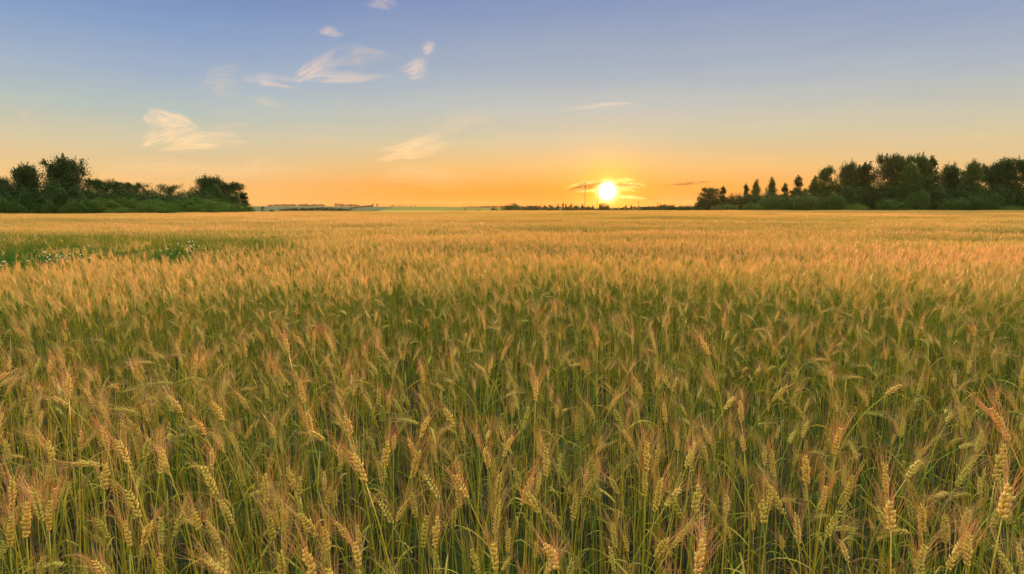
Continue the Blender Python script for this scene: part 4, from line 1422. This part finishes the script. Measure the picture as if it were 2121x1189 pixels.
cloud([[(758, 2, 9), (795, 8, 13), (820, 18, 5)]], CL, MC_HI, 'thin white wisp touching the top of the photo', seed=8)
cloud([[(296, 234, 9), (330, 240, 17), (385, 252, 10)], [(302, 296, 12), (350, 278, 20), (410, 262, 10)], [(330, 304, 12), (400, 292, 20), (470, 288, 12), (500, 286, 7)], [(330, 262, 12), (380, 250, 20), (420, 262, 10)]],
      CL, MC_WARM, 'fan-shaped peach cloud at the left above the trees', seed=9)
cloud([[(420, 268, 6), (480, 262, 7), (545, 258, 5)]], CL, MC_LO, 'hairline streak right of the fan-shaped cloud', seed=10)
cloud([[(765, 320, 6), (820, 316, 14), (870, 298, 22), (926, 280, 12)]], CL, MC_WARM, 'bright peach streak rising to the right, left of the sun', seed=11)
cloud([[(880, 275, 10), (940, 248, 16), (1020, 240, 7)]], CL, MC_LO, 'faint veil above the bright peach streak', seed=12)
cloud([[(1180, 226, 6), (1250, 220, 8), (1290, 218, 9), (1310, 220, 5)]], CL, MC_WARM, 'tiny bright cloud high above the sun', seed=13)
cloud([[(606, 284, 6), (660, 290, 10), (715, 296, 6)]], CL, MC_LO, 'thin faint streak between the fan and the peach streak', seed=14)
cloud([[(400, 352, 16), (480, 350, 24), (560, 345, 24), (600, 338, 10)], [(500, 350, 20), (540, 332, 18), (556, 318, 8)]], CL, MC_LO, 'warm orange veil low above the left clump of trees', seed=15)
cloud([[(790, 368, 16), (860, 362, 22), (960, 372, 24), (1040, 380, 14)], [(800, 366, 10), (850, 350, 14), (880, 342, 6)]], CL, MC_LO, 'faint orange veil low between the trees and the sun', seed=16)
cloud([[(285, 208, 7), (300, 203, 9), (316, 198, 5)]], CL, MC_LO, 'tiny faint cloud above the fan-shaped one', seed=17)
cloud([[(510, 200, 8), (545, 210, 10), (590, 222, 5)]], CL, MC_LO, 'faint streak below the bright comma', seed=18)
cloud([[(34, 236, 8), (48, 236, 11), (64, 238, 6)]], CL, MC_LO, 'tiny faint cloud near the left edge of the sky', seed=19)
cloud([[(150, 360, 20), (300, 345, 30), (430, 350, 20)]], CL, MC_LO, 'broad faint veil over the left clump of trees', seed=20)
CS = 5200
cloud([[(1180, 390, 6), (1218, 384, 10), (1262, 383, 9)]], CS, MC_DK, 'small dark cloud touching the sun on its left', seed=21)
cloud([[(1258, 388, 6), (1295, 386, 9), (1330, 386, 5)]], CS, MC_DK, 'small dark cloud touching the sun on its right', seed=22)
cloud([[(1360, 385, 4), (1410, 383, 6), (1430, 380, 7), (1458, 382, 3)]], CS, MC_DK, 'dark slanting streak of cloud right of the sun', seed=23)
cloud([[(1155, 394, 5), (1190, 384, 8), (1220, 378, 6), (1250, 378, 6)], [(1160, 396, 5), (1210, 396, 6), (1250, 396, 5)]], CS + 300, MC_SUN, 'glowing ragged cloud edge left of the sun', seed=24)
cloud([[(1262, 374, 6), (1290, 375, 7), (1312, 376, 5)], [(1275, 394, 4), (1310, 384, 10), (1345, 391, 5)]], CS + 300, MC_SUN, 'glowing ragged cloud edge right of the sun', seed=25)
cloud([[(1265, 412, 5), (1300, 410, 8), (1345, 415, 4)]], CS + 300, MC_SUN, 'low glowing streak just right under the sun', seed=26)
cloud([[(1345, 412, 5), (1400, 412, 8), (1450, 413, 5)]], CS, MC_LO, 'faint reddish streak low between the sun and the right wood', seed=27)

# ------------------------------------------------------------------ haze
HZ = bpy.data.meshes.new('haze')
x0, x1, y0, y1, z0, z1 = -3600, 3600, -900, 3600, -4.0, 46.0
vs = [(x, y, z) for z in (z0, z1) for (x, y) in ((x0, y0), (x1, y0), (x1, y1), (x0, y1))]
HAZE_ON = True
if HAZE_ON:
    HZ.from_pydata(vs, [], [(0, 3, 2, 1), (4, 5, 6, 7), (0, 1, 5, 4), (1, 2, 6, 5), (2, 3, 7, 6), (3, 0, 4, 7)])
    mz = bpy.data.materials.new('haze')
    mz.use_nodes = True
    mz.node_tree.nodes.clear()
    n = NT(mz.node_tree)
    pv = n.n('ShaderNodeVolumePrincipled', {'Color': (0.95, 0.80, 0.60, 1), 'Density': 0.000025, 'Anisotropy': 0.6})
    mz.node_tree.links.new(pv.outputs[0], n.n('ShaderNodeOutputMaterial').inputs['Volume'])
    HZ.materials.append(mz)
    hz = link_mesh('haze', HZ)
    tag(hz, 'thin evening haze over the fields', kind='stuff')
